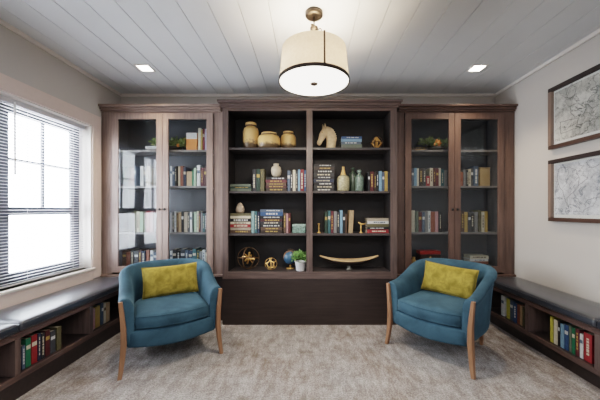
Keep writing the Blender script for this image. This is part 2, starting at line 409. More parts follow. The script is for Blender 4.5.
# ------------------------------------------------------------------ benches
def bench(label, s, xf, divs, kick, wx):
    """s=-1 left, +1 right; xf = |x| of the face; divs = y of divider centres"""
    ya, yb = divs[-1], 3.296
    b = thing('storage_bench', label, 'bench', (s*(xf+wx)/2, (ya+yb)/2, 0)); o = tuple(b.location)
    def q(name, boxes, mat, bev=.0015):
        bx = [((min(s*p[0], s*p[1])), (max(s*p[0], s*p[1])), p[2], p[3], p[4], p[5]) for p in boxes]
        return cp(name, bx, mat, b, o, bev)
    q('top_board', [(xf+.001, wx-.002, ya, yb, .432, .450)], WY)
    q('face_rail', [(xf, xf+.02, ya, yb, .407, .431), (xf, xf+.02, ya, yb, .126, .164)], WY)
    q('bottom_board', [(xf+.021, wx-.002, ya, yb, .14, .163)], WD)
    q('back_panel', [(wx-.02, wx-.004, ya, yb, .164, .431)], WD)
    q('toe_kick', [(kick, kick+.02, ya, yb, 0, .125)], WD)
    for d in divs: q('divider', [(xf-.0005, wx-.021, d-.02, d+.02, .165, .406)], WV)
    q('end_stile', [(xf-.0005, xf+.02, yb-.03, yb, .165, .406)], WV)
    return b
bench('low open-front wooden storage bench running under the window', -1, 1.94, [2.60, 1.94, 1.28, .62], 1.955, 2.372)
bench('low open-front wooden storage bench along the wall below the framed maps', 1, 2.0, [2.654, 2.005, 1.36, .7], 2.07, 2.372)
def cushion(label, s, x0, x1, y0, y1):
    z0, z1 = .4515, .517
    cx, cy = s*(x0+x1)/2, (y0+y1)/2; hx, hy = (x1-x0)/2, (y1-y0)/2
    bm = bmesh.new(); rings = []
    def ring(ins, z, n=10):
        r = []; rad = .02
        for (sx, sy, a0) in ((1, 1, 0), (-1, 1, PI/2), (-1, -1, PI), (1, -1, 1.5*PI)):
            for k in range(5):
                a = a0+k*PI/8
                r.append(Vector((sx*(hx-ins-rad)+rad*math.cos(a), sy*(hy-ins-rad)+rad*math.sin(a), z)))
        return r
    th = z1-z0
    for ins, zz in ((.012, 0), (.003, .006), (0, .014), (0, th-.022), (.004, th-.012), (.012, th-.004), (.022, th), (.06, th+.004), (hx*.6, th+.008)):
        rings.append(ring(ins, zz))
    rings_loft(bm, rings)
    o = link('bench_cushion', bm, LEATHER, None, smooth=True, loc=(cx, cy, z0))
    tag(o, label, 'cushion')
    bm = bmesh.new()
    for zz in (.012, th-.014):
        tube(bm, [p*1.0+Vector((0, 0, 0)) for p in ring(-.0015, zz)], .0028, 6, closed=True)
    link('piping', bm, LEATHER, o, smooth=True)
cushion('navy leather bench cushion under the window, far one against the glass cabinet', -1, 1.925, 2.345, 1.945, 3.29)
cushion('navy leather bench cushion under the window, near one cut by the photo edge', -1, 1.925, 2.345, .62, 1.939)
cushion('dark leather bench cushion below the maps, far one reaching the cabinet', 1, 1.985, 2.37, 2.008, 3.29)
cushion('dark leather bench cushion below the maps, near one cut by the photo edge', 1, 1.985, 2.37, .7, 2.002)

# ------------------------------------------------------------------ armchairs
def smooth(t): t = max(0, min(1, t)); return t*t*(3-2*t)
def armchair(label, loc, rz):
    r = thing('armchair', label, 'armchair', loc, rz, 'teal velvet tub armchairs')
    # U-shaped path of the shell (base outer line)
    P = []
    for i in range(7): P.append(Vector((-.345, .055+.37*i/7, 0)))
    for i in range(25):
        a = PI-PI*i/24
        P.append(Vector((.345*(abs(math.cos(a))**.85)*(1 if math.cos(a) > 0 else -1), .425+.295*math.sin(a)**.9, 0)))
    for i in range(7): P.append(Vector((.345, .425-.37*(i+1)/7, 0)))
    rings = []
    n = len(P)
    for i, p in enumerate(P):
        a = P[max(0, i-1)]; b = P[min(n-1, i+1)]; t = (b-a).normalized(); nn = Vector((-t.y, t.x, 0))  # outward
        y = p.y
        T = .592+.170*smooth((y-.10)/.60)**.9
        back = smooth((y-.35)/.35)
        fl = .010*(1-back)+.042*back
        th = .075-.005*back
        prof = [(-th+.005, .20), (-th-.0, .34), (-th-.002+fl*.35, .47), (-th+.002+fl*.8, T-.045), (-.048+fl, T-.008), (-.012+fl, T+.002),
                (.018+fl, T-.012), (.026+fl, T-.038), (.008+fl*.9, T-.062), (.002+fl*.6, T-.13), (0, .38), (-.006, .27), (-.02, .20)]
        rings.append([p+nn*d+Vector((0, 0, z)) for d, z in prof])
    bm = bmesh.new()
    def shr(R, f, dy):
        c = sum(R, Vector())/len(R); return [c+(q-c)*f+Vector((0, dy, 0)) for q in R]
    rings = [shr(rings[0], .80, -.012), shr(rings[0], .97, -.008)]+rings+[shr(rings[-1], .97, -.008), shr(rings[-1], .80, -.012)]
    rings_loft(bm, rings)
    link('shell', bm, TEAL, r, smooth=True, sub=1)
    # seat base with bowed apron
    def outline(ins, bow, n=9):
        w = .262-ins; o = []
        for i in range(n):
            x = -w+2*w*i/(n-1); o.append((x, .045+ins-bow*math.cos(x/w*PI/2)))
        for i in range(9):
            a = -0.0+PI*i/8; o.append((w*math.cos(a), .44+(.20-ins)*math.sin(a)))
        return o
    def wide(ins, bow):
        w = .318-ins; o = []
        for i in range(11):
            x = -w+2*w*i/10; o.append((x, .048+ins-bow*math.cos(x/w*PI/2)))
        for i in range(9):
            a = PI*i/8; o.append((w*math.cos(a), .44+(.24-ins)*math.sin(a)))
        return o
    bm = bmesh.new()
    rr = []
    for ins, z in ((.03, .204), (.004, .208), (0, .225), (0, .31), (.004, .325), (.03, .332)):
        rr.append([Vector((x, y, z-(.022*math.cos(x/.318*PI/2) if (y < .2 and z < .24) else 0))) for x, y in wide(ins, .05)])
    rings_loft(bm, rr); link('seat_base', bm, TEAL, r, smooth=True)
    bm = bmesh.new(); rr = []
    for ins, z in ((.03, .334), (.006, .338), (-.003, .352), (-.006, .39), (-.003, .428), (.010, .447), (.04, .458), (.10, .464), (.17, .467)):
        rr.append([Vector((x, y, z)) for x, y in outline(ins, .055)])
    rings_loft(bm, rr); sc = link('seat_cushion', bm, TEAL, r, smooth=True)
    bm = bmesh.new()
    for z in (.350, .434): tube(bm, [Vector((x, y, z)) for x, y in outline(-.004, .055)], .0035, 6, closed=True)
    link('piping', bm, TEAL, sc, smooth=True)
    # legs
    def leg(pts, ws, ds):
        bm = bmesh.new(); rr = []
        for (x, y, z), w, d in zip(pts, ws, ds):
            b = .25
            rr.append([Vector((x+sx*w/2*kx, y+sy*d/2*ky, z)) for sx, sy, kx, ky in
                ((1, 1, 1, 1-b), (1, 1, 1-b, 1), (-1, 1, 1-b, 1), (-1, 1, 1, 1-b), (-1, -1, 1, 1-b), (-1, -1, 1-b, 1), (1, -1, 1-b, 1), (1, -1, 1, 1-b))])
        rings_loft(bm, rr); return bm
    for s in (-1, 1):
        link('leg', leg([(s*.367, .018, 0), (s*.358, .024, .06), (s*.349, .033, .15), (s*.342, .036, .25), (s*.343, .034, .36), (s*.352, .032, .47), (s*.362, .032, .572)],
            [.028, .031, .036, .040, .036, .031, .026], [.034, .038, .044, .048, .044, .036, .028]), LEGW, r)
        link('leg', leg([(s*.213, .672, 0), (s*.218, .655, .08), (s*.225, .62, .16), (s*.228, .59, .215)], [.026, .03, .035, .038], [.028, .034, .042, .046]), LEGW, r)
    r.scale = (1.035, 1, 1)
    return r
chL = ((-1.082, 2.36), math.radians(31.8)); chR = ((.985, 2.462), math.radians(-49))
armchair('teal velvet tub armchair with wooden legs, by the window bench', (*chL[0], 0), chL[1])
armchair('teal velvet tub armchair with wooden legs, by the bench below the maps', (*chR[0], 0), chR[1])
def pillow(label, ch, lx, ly, lz, w, h, tilt, yaw=0, roll=0):
    bm = bmesh.new(); nu, nv = 22, 16; T = .062
    grid = {}
    for side in (1, -1):
        for i in range(nu+1):
            for j in range(nv+1):
                u = -1+2*i/nu; v = -1+2*j/nv
                if side == -1 and (i in (0, nu) or j in (0, nv)): grid[side, i, j] = grid[1, i, j]; continue
                puff = ((1-abs(u)**2.6)*(1-abs(v)**2.6))**.5
                edge = 1-.045*(1-abs(v)**2)*(abs(u)**6); edge2 = 1-.07*(1-abs(u)**2)*(abs(v)**6)
                wr = .004*math.sin(u*9+v*4)*puff+.003*math.sin(v*13-u*5)*puff
                grid[side, i, j] = bm.verts.new((u*w/2*edge, -side*(T*puff+wr*.6), v*h/2*edge2))
    for side in (1, -1):
        for i in range(nu):
            for j in range(nv):
                vs = [grid[side, i, j], grid[side, i+1, j], grid[side, i+1, j+1], grid[side, i, j+1]]
                bm.faces.new(vs if side == 1 else vs[::-1])
    c, a = ch
    M = Matrix.Translation((*c, 0)) @ Matrix.Rotation(a, 4, 'Z') @ Matrix.Translation((lx, ly, lz)) @ Matrix.Rotation(yaw, 4, 'Z') @ Matrix.Rotation(tilt, 4, 'X') @ Matrix.Rotation(roll, 4, 'Y')
    o = link('throw_pillow', bm, LIME, None, smooth=True); o.matrix_world = M
    tag(o, label, 'pillow', 'chartreuse throw pillows on the armchairs')
    bm = bmesh.new()
    pts = [grid_pt for grid_pt in ([Vector(((-1+2*i/nu)*w/2, 0, -h/2*(1-.07*(1-abs(-1+2*i/nu)**2)))) for i in range(nu)]
        + [Vector((w/2*(1-.045*(1-abs(-1+2*j/nv)**2)), 0, (-1+2*j/nv)*h/2)) for j in range(nv)]
        + [Vector(((1-2*i/nu)*w/2, 0, h/2*(1-.07*(1-abs(1-2*i/nu)**2)))) for i in range(nu)]
        + [Vector((-w/2*(1-.045*(1-abs(1-2*j/nv)**2)), 0, (1-2*j/nv)*h/2)) for j in range(nv)])]
    link('piping', tube(bm, pts, .003, 6, closed=True), LIME, o, smooth=True)
pillow('chartreuse velvet lumbar pillow leaning in the armchair by the window bench', chL, .025, .475, .60, .485, .285, math.radians(-14), 0, math.radians(-1))
pillow('chartreuse velvet lumbar pillow leaning in the armchair below the maps', chR, .0, .475, .60, .485, .285, math.radians(-14), math.radians(6), math.radians(4))

# ------------------------------------------------------------------ pendant, downlights
px_, py_ = .045, 2.16
pl = thing('pendant_light', 'large cream drum pendant light hanging from the plank ceiling', 'lamp', (px_, py_, ZC))
link('canopy', lathe(bmesh.new(), [(.04, -.034), (.060, -.030), (.066, -.022), (.066, 0)], seg=32), NICKEL, pl, smooth=True)
link('rod', lathe(bmesh.new(), [(.005, -.30), (.005, -.03)], seg=10), NICKEL, pl, smooth=True)
bm = bmesh.new(); lathe(bm, [(.012, -.135), (.03, -.125), (.03, -.112), (.012, -.105)], seg=20)
for a in range(3):
    an = a*2*PI/3+.3
    ring_tube(bm, (.045*math.cos(an), .045*math.sin(an), -.125), .014, .003, Matrix.Rotation(an, 3, 'Z') @ Matrix.Rotation(.9, 3, 'X'), 16, 6)
link('hanger', bm, NICKEL, pl, smooth=True)
def shade_mat():
    m = bpy.data.materials.new('linen_shade'); m.use_nodes = True; nt = m.node_tree; p = nt.nodes['Principled BSDF']
    tc = N(nt, 'ShaderNodeTexCoord'); no = N(nt, 'ShaderNodeTexNoise', Scale=60.0, Detail=4.0); nt.links.new(tc.outputs['Object'], no.inputs['Vector'])
    cr = N(nt, 'ShaderNodeValToRGB'); cr.color_ramp.elements[0].color = srgb(206, 196, 182); cr.color_ramp.elements[1].color = srgb(232, 225, 214)
    nt.links.new(no.outputs['Fac'], cr.inputs['Fac']); nt.links.new(cr.outputs['Color'], p.inputs['Base Color'])
    p.inputs['Roughness'].default_value = .9
    tr = N(nt, 'ShaderNodeBsdfTranslucent'); nt.links.new(cr.outputs['Color'], tr.inputs['Color'])
    mx = N(nt, 'ShaderNodeMixShader'); mx.inputs[0].default_value = .45
    nt.links.new(p.outputs[0], mx.inputs[1]); nt.links.new(tr.outputs[0], mx.inputs[2])
    nt.links.new(mx.outputs[0], nt.nodes['Material Output'].inputs['Surface'])
    return m
zb, zt = 2.220-ZC, 2.462-ZC
bm = bmesh.new(); lathe(bm, [(.259, zb), (.257, zb+.03), (.247, zb+.12), (.236, zt)], seg=64, cap=False)
sh = link('lamp_shade', bm, shade_mat(), pl, smooth=True); md = sh.modifiers.new('thickness', 'SOLIDIFY'); md.thickness = .003
bm = bmesh.new(); lathe(bm, [(.256, zb-.004), (.263, zb-.004), (.263, zb+.018), (.259, zb+.018), (.256, zb-.004)], seg=64, cap=False)
link('bottom_band', bm, BAND, pl, smooth=False)
bm = bmesh.new(); box(bm, .0, .012, -.003, .003, zb+.014, zt)
ss = link('shade_strap', bm, NICKEL, pl); ss.location = (.058, -.2585+(-(zb))*math.tan(math.radians(5.4)), 0); ss.rotation_euler = (math.radians(-5.4), 0, 0)
bm = bmesh.new()
for a in range(3):
    an = a*2*PI/3+.3; tube(bm, [(0, 0, zt-.005), (.231*math.cos(an), .231*math.sin(an), zt-.005)], .003, 6)
link('spider', bm, NICKEL, pl)
DIFF = emis('diffuser_glow', (1, .93, .84, 1), 2.6)
link('diffuser', lathe(bmesh.new(), [(.05, zb-.004), (.254, zb), (.254, zb+.004)], seg=48), DIFF, pl, smooth=False)
link('finial', lathe(bmesh.new(), [(.008, zb-.022), (.024, zb-.018), (.029, zb-.010), (.014, zb-.004)], seg=20), BAND, pl, smooth=True)
DL = emis('downlight_lens', (1, .9, .78, 1), 14)
for (x, y, lb) in ((-1.686, 3.0, 'square recessed ceiling downlight above the left glass cabinet'), (1.75, 3.0, 'square recessed ceiling downlight above the right glass cabinet')):
    d = thing('recessed_light', lb, 'ceiling light', (x, y, ZC))
    bm = bmesh.new()
    for b in ((-.075, .075, -.075, -.058, -.006, -.0005), (-.075, .075, .058, .075, -.006, -.0005), (-.075, -.058, -.058, .058, -.006, -.0005), (.058, .075, -.058, .058, -.006, -.0005)): box(bm, *b)
    link('trim_ring', bm, WHITE, d)
    link('lens', B(-.058, .058, -.058, .058, -.004, -.0008), DL, d)

# ------------------------------------------------------------------ framed maps on the right wall
def paper(name, base, ink, seed, sc):
    m, nt, p = new_mat(name); tc = N(nt, 'ShaderNodeTexCoord'); mp = N(nt, 'ShaderNodeMapping'); mp.inputs['Location'].default_value = (seed, seed*.7, seed*.3)
    nt.links.new(tc.outputs['Object'], mp.inputs['Vector'])
    def line(scale, w, det, dist):
        n = N(nt, 'ShaderNodeTexNoise', Scale=scale, Detail=det, Roughness=.6, Distortion=dist); nt.links.new(mp.outputs['Vector'], n.inputs['Vector'])
        s = N(nt, 'ShaderNodeMath', operation='SUBTRACT'); s.inputs[1].default_value = .5; nt.links.new(n.outputs['Fac'], s.inputs[0])
        a = N(nt, 'ShaderNodeMath', operation='ABSOLUTE'); nt.links.new(s.outputs[0], a.inputs[0])
        r = N(nt, 'ShaderNodeMapRange'); r.inputs['From Min'].default_value = 0; r.inputs['From Max'].default_value = w; r.inputs['To Min'].default_value = 1; r.inputs['To Max'].default_value = 0
        nt.links.new(a.outputs[0], r.inputs['Value']); return r.outputs[0]
    l1 = line(sc, .016, 5.0, .8); l2 = line(sc*3.2, .03, 4.0, .3); l3 = line(sc*.6, .09, 6.0, .5)
    def mul(a, k):
        q = N(nt, 'ShaderNodeMath', operation='MULTIPLY'); q.inputs[1].default_value = k; nt.links.new(a, q.inputs[0]); return q.outputs[0]
    ad = N(nt, 'ShaderNodeMath', operation='ADD'); nt.links.new(mul(l1, .9), ad.inputs[0]); nt.links.new(mul(l2, .32), ad.inputs[1])
    ad2 = N(nt, 'ShaderNodeMath', operation='ADD', use_clamp=True); nt.links.new(ad.outputs[0], ad2.inputs[0]); nt.links.new(mul(l3, .5), ad2.inputs[1])
    mx = N(nt, 'ShaderNodeMix', data_type='RGBA'); mx.inputs[6].default_value = srgb(*base); mx.inputs[7].default_value = srgb(*ink)
    nt.links.new(ad2.outputs[0], mx.inputs[0]); nt.links.new(mx.outputs[2], p.inputs['Base Color']); p.inputs['Roughness'].default_value = .35
    return m
MATP = plain('pale_map_margin', (222, 224, 220), .4, var=.02)
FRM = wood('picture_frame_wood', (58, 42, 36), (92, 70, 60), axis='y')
FRT = wood('picture_frame_shaded_wood', (30, 21, 20), (48, 36, 33), axis='y', rough=.6)  # top rail: same frame wood, shade of its underside painted in
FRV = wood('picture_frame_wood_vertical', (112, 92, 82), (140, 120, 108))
INK = plain('map_ink', (70, 72, 74), .6)
def framed(label, z0, z1, y0, y1, base, ink, seed, sc, lines):
    xw = XR-.001; d = .042; fw = .036
    f = thing('framed_map', label, 'picture', (xw, (y0+y1)/2, (z0+z1)/2)); o = Vector(f.location)
    def q(name, boxes, mat, bev=0.0, par=f):
        bm = bmesh.new()
        for b in boxes: box(bm, b[0]-o.x, b[1]-o.x, b[2]-o.y, b[3]-o.y, b[4]-o.z, b[5]-o.z, bev=bev)
        return link(name, bm, mat, par)
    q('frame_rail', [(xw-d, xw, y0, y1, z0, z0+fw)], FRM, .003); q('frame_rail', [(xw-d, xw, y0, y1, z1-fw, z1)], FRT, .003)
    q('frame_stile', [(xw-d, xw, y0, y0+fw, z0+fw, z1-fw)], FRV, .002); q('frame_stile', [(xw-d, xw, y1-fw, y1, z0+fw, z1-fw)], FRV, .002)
    pr = q('map_print', [(xw-.012, xw-.002, y0+fw, y1-fw, z0+fw, z1-fw)], MATP)
    q('engraving', [(xw-.0135, xw-.0122, y0+fw+.012, y1-fw-.012, z0+fw+.03, z1-fw-.018)], paper('map_paper_%s' % ('upper' if seed < 5 else 'lower'), base, ink, seed, sc), par=pr)
    bm = bmesh.new(); X = xw-.015
    for ln in lines:
        pts = []
        for (px, py) in ln:
            Y = X*F/(px-CX); pts.append(Vector((X, Y, WZ(py, Y)))-o)
        fin = []
        for a, b in zip(pts, pts[1:]):
            for k in range(4):
                p = a.lerp(b, k/4); fin.append(p+Vector((0, random.uniform(-.004, .004), random.uniform(-.004, .004))))
        fin.append(pts[-1])
        tube(bm, fin, .0014, 4)
    link('coastline', bm, INK, pr)
    q('glass_pane', [(xw-.019, xw-.0175, y0+fw+.001, y1-fw-.001, z0+fw+.001, z1-fw-.001)], WGLASS)
framed('upper framed vintage map with cartouche on the right wall', 1.853, 2.443, 1.90, 2.822, (212, 211, 204), (112, 113, 108), 2.0, 5.0,
    [[(566, 95), (568, 88), (572, 84), (576, 87), (575, 94), (570, 99), (566, 97)], [(560, 122), (578, 118), (577, 128), (561, 134), (560, 122)],
     [(588, 84), (592, 78), (596, 83), (597, 92), (590, 97), (587, 104), (592, 108), (600, 104)], [(570, 106), (578, 103), (586, 108), (584, 114), (575, 117), (570, 112), (570, 106)]])
framed('lower framed vintage continents map on the right wall', 1.162, 1.750, 1.90, 2.822, (224, 227, 231), (134, 139, 147), 9.0, 4.0,
    [[(560, 168), (557, 176), (559, 186), (563, 192), (565, 200), (568, 207), (567, 198), (572, 193), (578, 188), (579, 178), (576, 170), (569, 167), (560, 168)],
     [(586, 162), (589, 166), (593, 168), (597, 166), (600, 164)], [(585, 207), (585, 203), (588, 200), (594, 198), (600, 197)]])

# ------------------------------------------------------------------ books
BOOKC = {'red': (168, 34, 40), 'crimson': (140, 24, 36), 'dark red': (96, 34, 36), 'maroon': (84, 36, 40), 'navy': (38, 50, 82), 'blue': (48, 88, 142), 'light blue': (122, 170, 204),
    'slate blue': (84, 102, 126), 'teal': (52, 104, 112), 'pale teal': (134, 172, 172), 'green': (30, 122, 82), 'dark green': (42, 66, 54), 'pale green': (176, 202, 168), 'sage': (104, 116, 98), 'olive': (106, 98, 64),
    'yellow': (206, 196, 62), 'gold': (196, 158, 74), 'orange': (228, 132, 50), 'tan': (188, 154, 112), 'brown': (98, 70, 52), 'dark brown': (58, 42, 34), 'cream': (212, 200, 172), 'beige': (176, 160, 138),
    'white': (222, 222, 220), 'grey': (134, 134, 134), 'dark grey': (74, 76, 82), 'black': (30, 29, 32), 'pink': (196, 140, 142), 'lilac': (180, 166, 196), 'mint': (140, 180, 164), 'rust': (156, 84, 58), 'charcoal': (52, 52, 56), 'ivory': (226, 214, 186), 'wine': (110, 40, 52)}
PAGES = plain('book_pages', (176, 166, 148), .8)
def bmat(c):
    q = BOOKC[c]; g = sum(q)/3
    return plain('book_cover_'+c.replace(' ', '_'), tuple((x*.8+g*.2)*.88 for x in q), .55, var=.12, scale=60)
def book(loc, w, h, d, c, rot=(0, 0, 0), band=None, lean=0):
    """local: x = thickness, z = height, y = depth (spine at y=0)"""
    t = min(.003, w*.2)
    bm = bmesh.new()
    box(bm, 0, w, 0, t, 0, h, bev=min(.0012, w*.1)); box(bm, 0, t, t*.5, d, 0, h); box(bm, w-t, w, t*.5, d, 0, h)
    o = link('book', bm, bmat(c), None, loc=loc); o.rotation_euler = rot
    link('pages', B(t, w-t, t, d-.004, .003, h-.003), PAGES, o)
    if band:
        col, pat = band
        bm = bmesh.new()
        if pat == 'title':
            z = h*random.uniform(.12, .3); q0 = random.uniform(.26, .36); q1 = random.uniform(.60, .72)
            while z < h*.8:
                l = h*random.uniform(.05, .16); box(bm, w*q0, w*q1, -.0008, 0, z, min(z+l, h*.86)); z += l+h*random.uniform(.015, .05)
        else:
            box(bm, w*.08, w*.92, -.0008, 0, h*.62, h*.76)
        link('spine_lettering' if pat == 'title' else 'spine_band', bm, bmat(col), o)
    return o
LETT = {'black': 'white', 'navy': 'cream', 'dark brown': 'gold', 'brown': 'gold', 'dark red': 'gold', 'maroon': 'gold', 'crimson': 'ivory', 'red': 'ivory', 'charcoal': 'cream', 'blue': 'white', 'teal': 'cream', 'green': 'cream', 'white': 'slate blue',
        'cream': 'brown', 'dark green': 'gold', 'dark grey': 'white', 'slate blue': 'white', 'wine': 'gold'}
ORD = ['first', 'second', 'third', 'fourth', 'fifth', 'sixth', 'seventh', 'eighth', 'ninth', 'tenth', 'eleventh', 'twelfth', 'thirteenth', 'fourteenth', 'fifteenth', 'sixteenth', 'seventeenth', 'eighteenth']
def name_books(items, place, group, mode='row', end='left'):
    """items: [(obj, colour, size)], listed left to right (row) or top to bottom (stack)"""
    cols = [c for _, c, _ in items]; n = len(items)
    for i, (o, c, h) in enumerate(items):
        if n == 1: s = '%s book, %s' % (c, place)
        elif cols.count(c) == 1: 
            if mode == 'row':
                s = '%s book, %s' % (c, 'leftmost in row' if i == 0 else 'rightmost in row' if i == n-1 else 'right of the %s one' % cols[i-1])
            else: s = '%s book, %s' % (c, 'topmost' if i == 0 else 'lowest' if i == n-1 else 'under the %s one' % cols[i-1])
            s += ', '+place
        else: s = '%s book, %s from %s, %s' % (c, ORD[i], end if mode == 'row' else 'top', place)
        tag(o, s, 'book', group)
def row(specs, Y, zs, place, group, depth=.16):
    items = []
    for sp in specs:
        x0, x1, top, c = sp[:4]; lean = sp[4] if len(sp) > 4 else 0
        X0, X1 = WX(x0, Y)+.0006, WX(x1, Y)-.0006
        if Y == YK: X1 = min(X1, .9105)
        h = WZ(top, Y)-zs
        d = depth*random.uniform(.88, 1)
        b = book((X0, Y+random.uniform(0, .006), zs+.0004), X1-X0, h, d, c, band=((LETT[c], 'title' if random.random() < .6 else 'band') if c in LETT and X1-X0 > .018 else None))
        if lean:
            b.rotation_euler = (0, math.radians(lean), 0)
            if lean > 0: b.location.z += math.sin(math.radians(lean))*(X1-X0)
        items.append((b, c, h))
    name_books(items, place, group, 'row')
def stack(x0, x1, Y, zs, heights_cols, place, group, depth=.15):
    """from bottom up: (thickness, colour)"""
    items = []; z = zs+.0004
    for i, (t, c) in enumerate(heights_cols):
        j0 = random.uniform(0, .008); j1 = random.uniform(0, .008)
        X0, X1 = WX(x0, Y)+j0, WX(x1, Y)-j1
        if Y == YK: X0, X1 = max(X0, -.8775), min(X1, .9105)
        b = book((X0, Y+random.uniform(0, .006), z+t-.0004), t-.0008, X1-X0, depth, c, rot=(0, PI/2, 0), band=(LETT[c], 'title') if c in LETT else None)
        z += t; items.append((b, c, t))
    name_books(items[::-1], place, group, 'stack'); return z
YK = 3.27; S1, S2, S3 = sh_c
G = 'books on the open bookcase shelves'
# --- centre bookcase, left bay, shelf 2
z = stack(230, 251.2, YK, S2, [(.030, 'sage'), (.024, 'dark green'), (.028, 'sage')][:3], 'low stack left end, second shelf', G)
row([(252.4, 256, 169.5, 'charcoal'), (256.3, 260, 169, 'dark green'), (260.3, 264.2, 169, 'olive')], YK, S2, 'second shelf, left bay', G)
z2 = stack(265.5, 286.8, YK, S2, [(.036, 'dark brown'), (.030, 'maroon'), (.032, 'brown'), (.032, 'wine'), (.032, 'black')], 'stack under the white vase', G)
row([(287.4, 290.2, 170.5, 'slate blue'), (290.5, 292.6, 172, 'black'), (292.8, 295.4, 170, 'ivory'), (295.6, 297.8, 171, 'charcoal'), (298, 300.2, 169.5, 'light blue'), (300.4, 303.8, 169.5, 'crimson'), (304, 306, 170, 'blue')], YK, S2, 'second shelf beside the divider', G)
# shelf 3 left
z3 = stack(228.8, 251, YK, S3, [(.034, 'brown'), (.030, 'beige'), (.036, 'red'), (.028, 'cream'), (.036, 'black'), (.03, 'ivory'), (.030, 'olive')], 'stack under the small egg', G)
row([(251.2, 254.4, 211.3, 'pale teal'), (254.7, 257, 211.5, 'teal'), (257.2, 259.5, 212, 'navy')], YK, S3, 'third shelf, left bay', G)
z4 = stack(260, 283, YK, S3, [(.034, 'dark brown'), (.032, 'brown'), (.032, 'black'), (.032, 'charcoal'), (.03, 'maroon'), (.034, 'black'), (.044, 'blue'), (.030, 'slate blue')], 'blue-topped stack on third shelf', G)
row([(283.5, 286, 213, 'brown'), (286.3, 288.2, 213.5, 'pink'), (288.4, 290.4, 213.2, 'dark red')], YK, S3, 'beside the blue-topped stack', G)
# right bay shelf 1
stack(341, 362, YK, S1, [(.048, 'sage'), (.030, 'slate blue'), (.028, 'light blue'), (.030, 'blue')], 'stack beside the horse bust', G)
# right bay shelf 2
stack(313.3, 334.6, YK, S2, [(.034, 'black'), (.030, 'charcoal'), (.038, 'black'), (.036, 'navy'), (.032, 'black'), (.036, 'charcoal'), (.036, 'black'), (.034, 'dark brown'), (.03, 'black')], 'tall black stack', G)
row([(368, 370, 172, 'black'), (370.3, 374, 171.5, 'dark red'), (374.3, 376.4, 172, 'dark brown'), (376.6, 378.6, 171, 'black'), (379, 382, 171, 'light blue'), (382.3, 384.6, 172, 'slate blue'), (384.8, 387.8, 171.2, 'gold'), (388, 390.4, 172, 'navy')], YK, S2, 'second shelf, right bay', G)
# right bay shelf 3
row([(324.6, 327.6, 211.8, 'dark green'), (327.9, 330.6, 210.8, 'teal'), (330.8, 333.6, 211, 'wine'), (333.8, 336.8, 211.3, 'grey'), (337, 339.8, 212, 'charcoal'), (340, 342.6, 210.3, 'light blue'), (342.8, 345.2, 212, 'black'), (345.4, 347, 214, 'brown')], YK, S3, 'third shelf, right bay', G)
row([(348.4, 352.8, 210.4, 'tan', 3)], YK, S3, 'leaning at the end of the row, third shelf', G)
stack(367, 390.2, YK, S3, [(.040, 'red'), (.030, 'black'), (.034, 'olive'), (.032, 'white'), (.032, 'beige')], 'stack at right end, third shelf', G)

# --- left glass cabinet
YG = 3.43; G2 = 'books behind glass in the left cabinet'; T1, T2, T3, T4 = 1.97, 1.55, 1.008, .60
orange = book((WX(186.3, YG), YG, T1+.0004), WX(197, YG)-WX(186.3, YG), WZ(132.8, YG)-T1, .14, 'orange')
bm = bmesh.new(); ww = WX(197, YG)-WX(186.3, YG); hh = WZ(132.8, YG)-T1
box(bm, .001, ww-.001, -.001, .0, hh*.66, hh-.002); link('spine_label', bm, bmat('white'), orange)
tag(orange, 'thick orange book with pale upper spine, top shelf of left cabinet', 'book', G2)
row([(198, 200.6, 128, 'ivory'), (200.8, 202.4, 129.5, 'gold'), (202.6, 204.4, 128.5, 'crimson'), (204.6, 206.6, 128.8, 'lilac')], YG, T1, 'top shelf, left cabinet', G2)
stack(145, 157, YG, T1, [(.028, 'grey'), (.028, 'white')], 'flat under leaves, left cabinet', G2)
row([(124, 127, 167, 'teal'), (127.3, 130, 166, 'grey'), (130.2, 133.4, 168, 'rust'), (133.6, 136, 166, 'slate blue'), (140, 143, 166, 'white'), (143.2, 146, 167, 'charcoal'), (146.2, 149.6, 166, 'cream')], YG, T2, 'second shelf, left door', G2)
row([(170, 171.8, 166, 'white'), (172, 174.4, 167, 'slate blue'), (174.8, 176.6, 166, 'charcoal'), (178.2, 180, 166.5, 'ivory'), (180.2, 183, 166, 'rust'), (183.2, 186, 167, 'navy'), (186.6, 191.8, 171.5, 'tan'), (192, 193.4, 170, 'green'), (193.6, 195.8, 168, 'pale green'), (196.8, 200.2, 165.2, 'white'), (200.6, 203.6, 168, 'wine'), (203.8, 206.4, 167, 'maroon')], YG, T2, 'second shelf, left cabinet', G2)
row([(133, 136, 210.5, 'olive'), (136.3, 139.4, 211.5, 'cream'), (139.6, 143, 212, 'pale green'), (146, 149.5, 211, 'red'), (149.8, 153, 211.2, 'pink'), (153.2, 156.6, 213, 'grey')], YG, T3, 'third shelf, left door', G2)
row([(169.8, 172, 212.5, 'grey'), (172.2, 174, 213, 'charcoal'), (174.2, 176, 211.5, 'white'), (176.2, 178, 213, 'brown'), (178.2, 181, 212.5, 'tan'), (181.2, 183.6, 211.5, 'black'), (183.8, 187.4, 212, 'beige'), (187.6, 189.4, 213, 'charcoal'), (189.8, 192, 212, 'white'), (192.2, 193.8, 213, 'dark green'), (194, 196.4, 212, 'pale green'), (196.6, 198.4, 211, 'cream'), (198.6, 200.4, 213, 'dark red'), (200.6, 202.4, 211.5, 'grey'), (202.6, 204.4, 213.5, 'teal'), (204.6, 206.6, 213, 'dark grey')], YG, T3, 'third shelf, left cabinet', G2)
row([(122, 126, 251, 'brown'), (126.3, 130, 252, 'rust'), (130.2, 133.6, 250, 'charcoal'), (133.9, 138, 251, 'dark grey'), (138.3, 141, 250, 'maroon'), (141.4, 145, 251, 'navy'), (146, 149, 250, 'rust'), (150, 153, 250.5, 'white'), (153.3, 156.6, 252, 'slate blue')], YG, T4, 'bottom shelf, left door', G2)
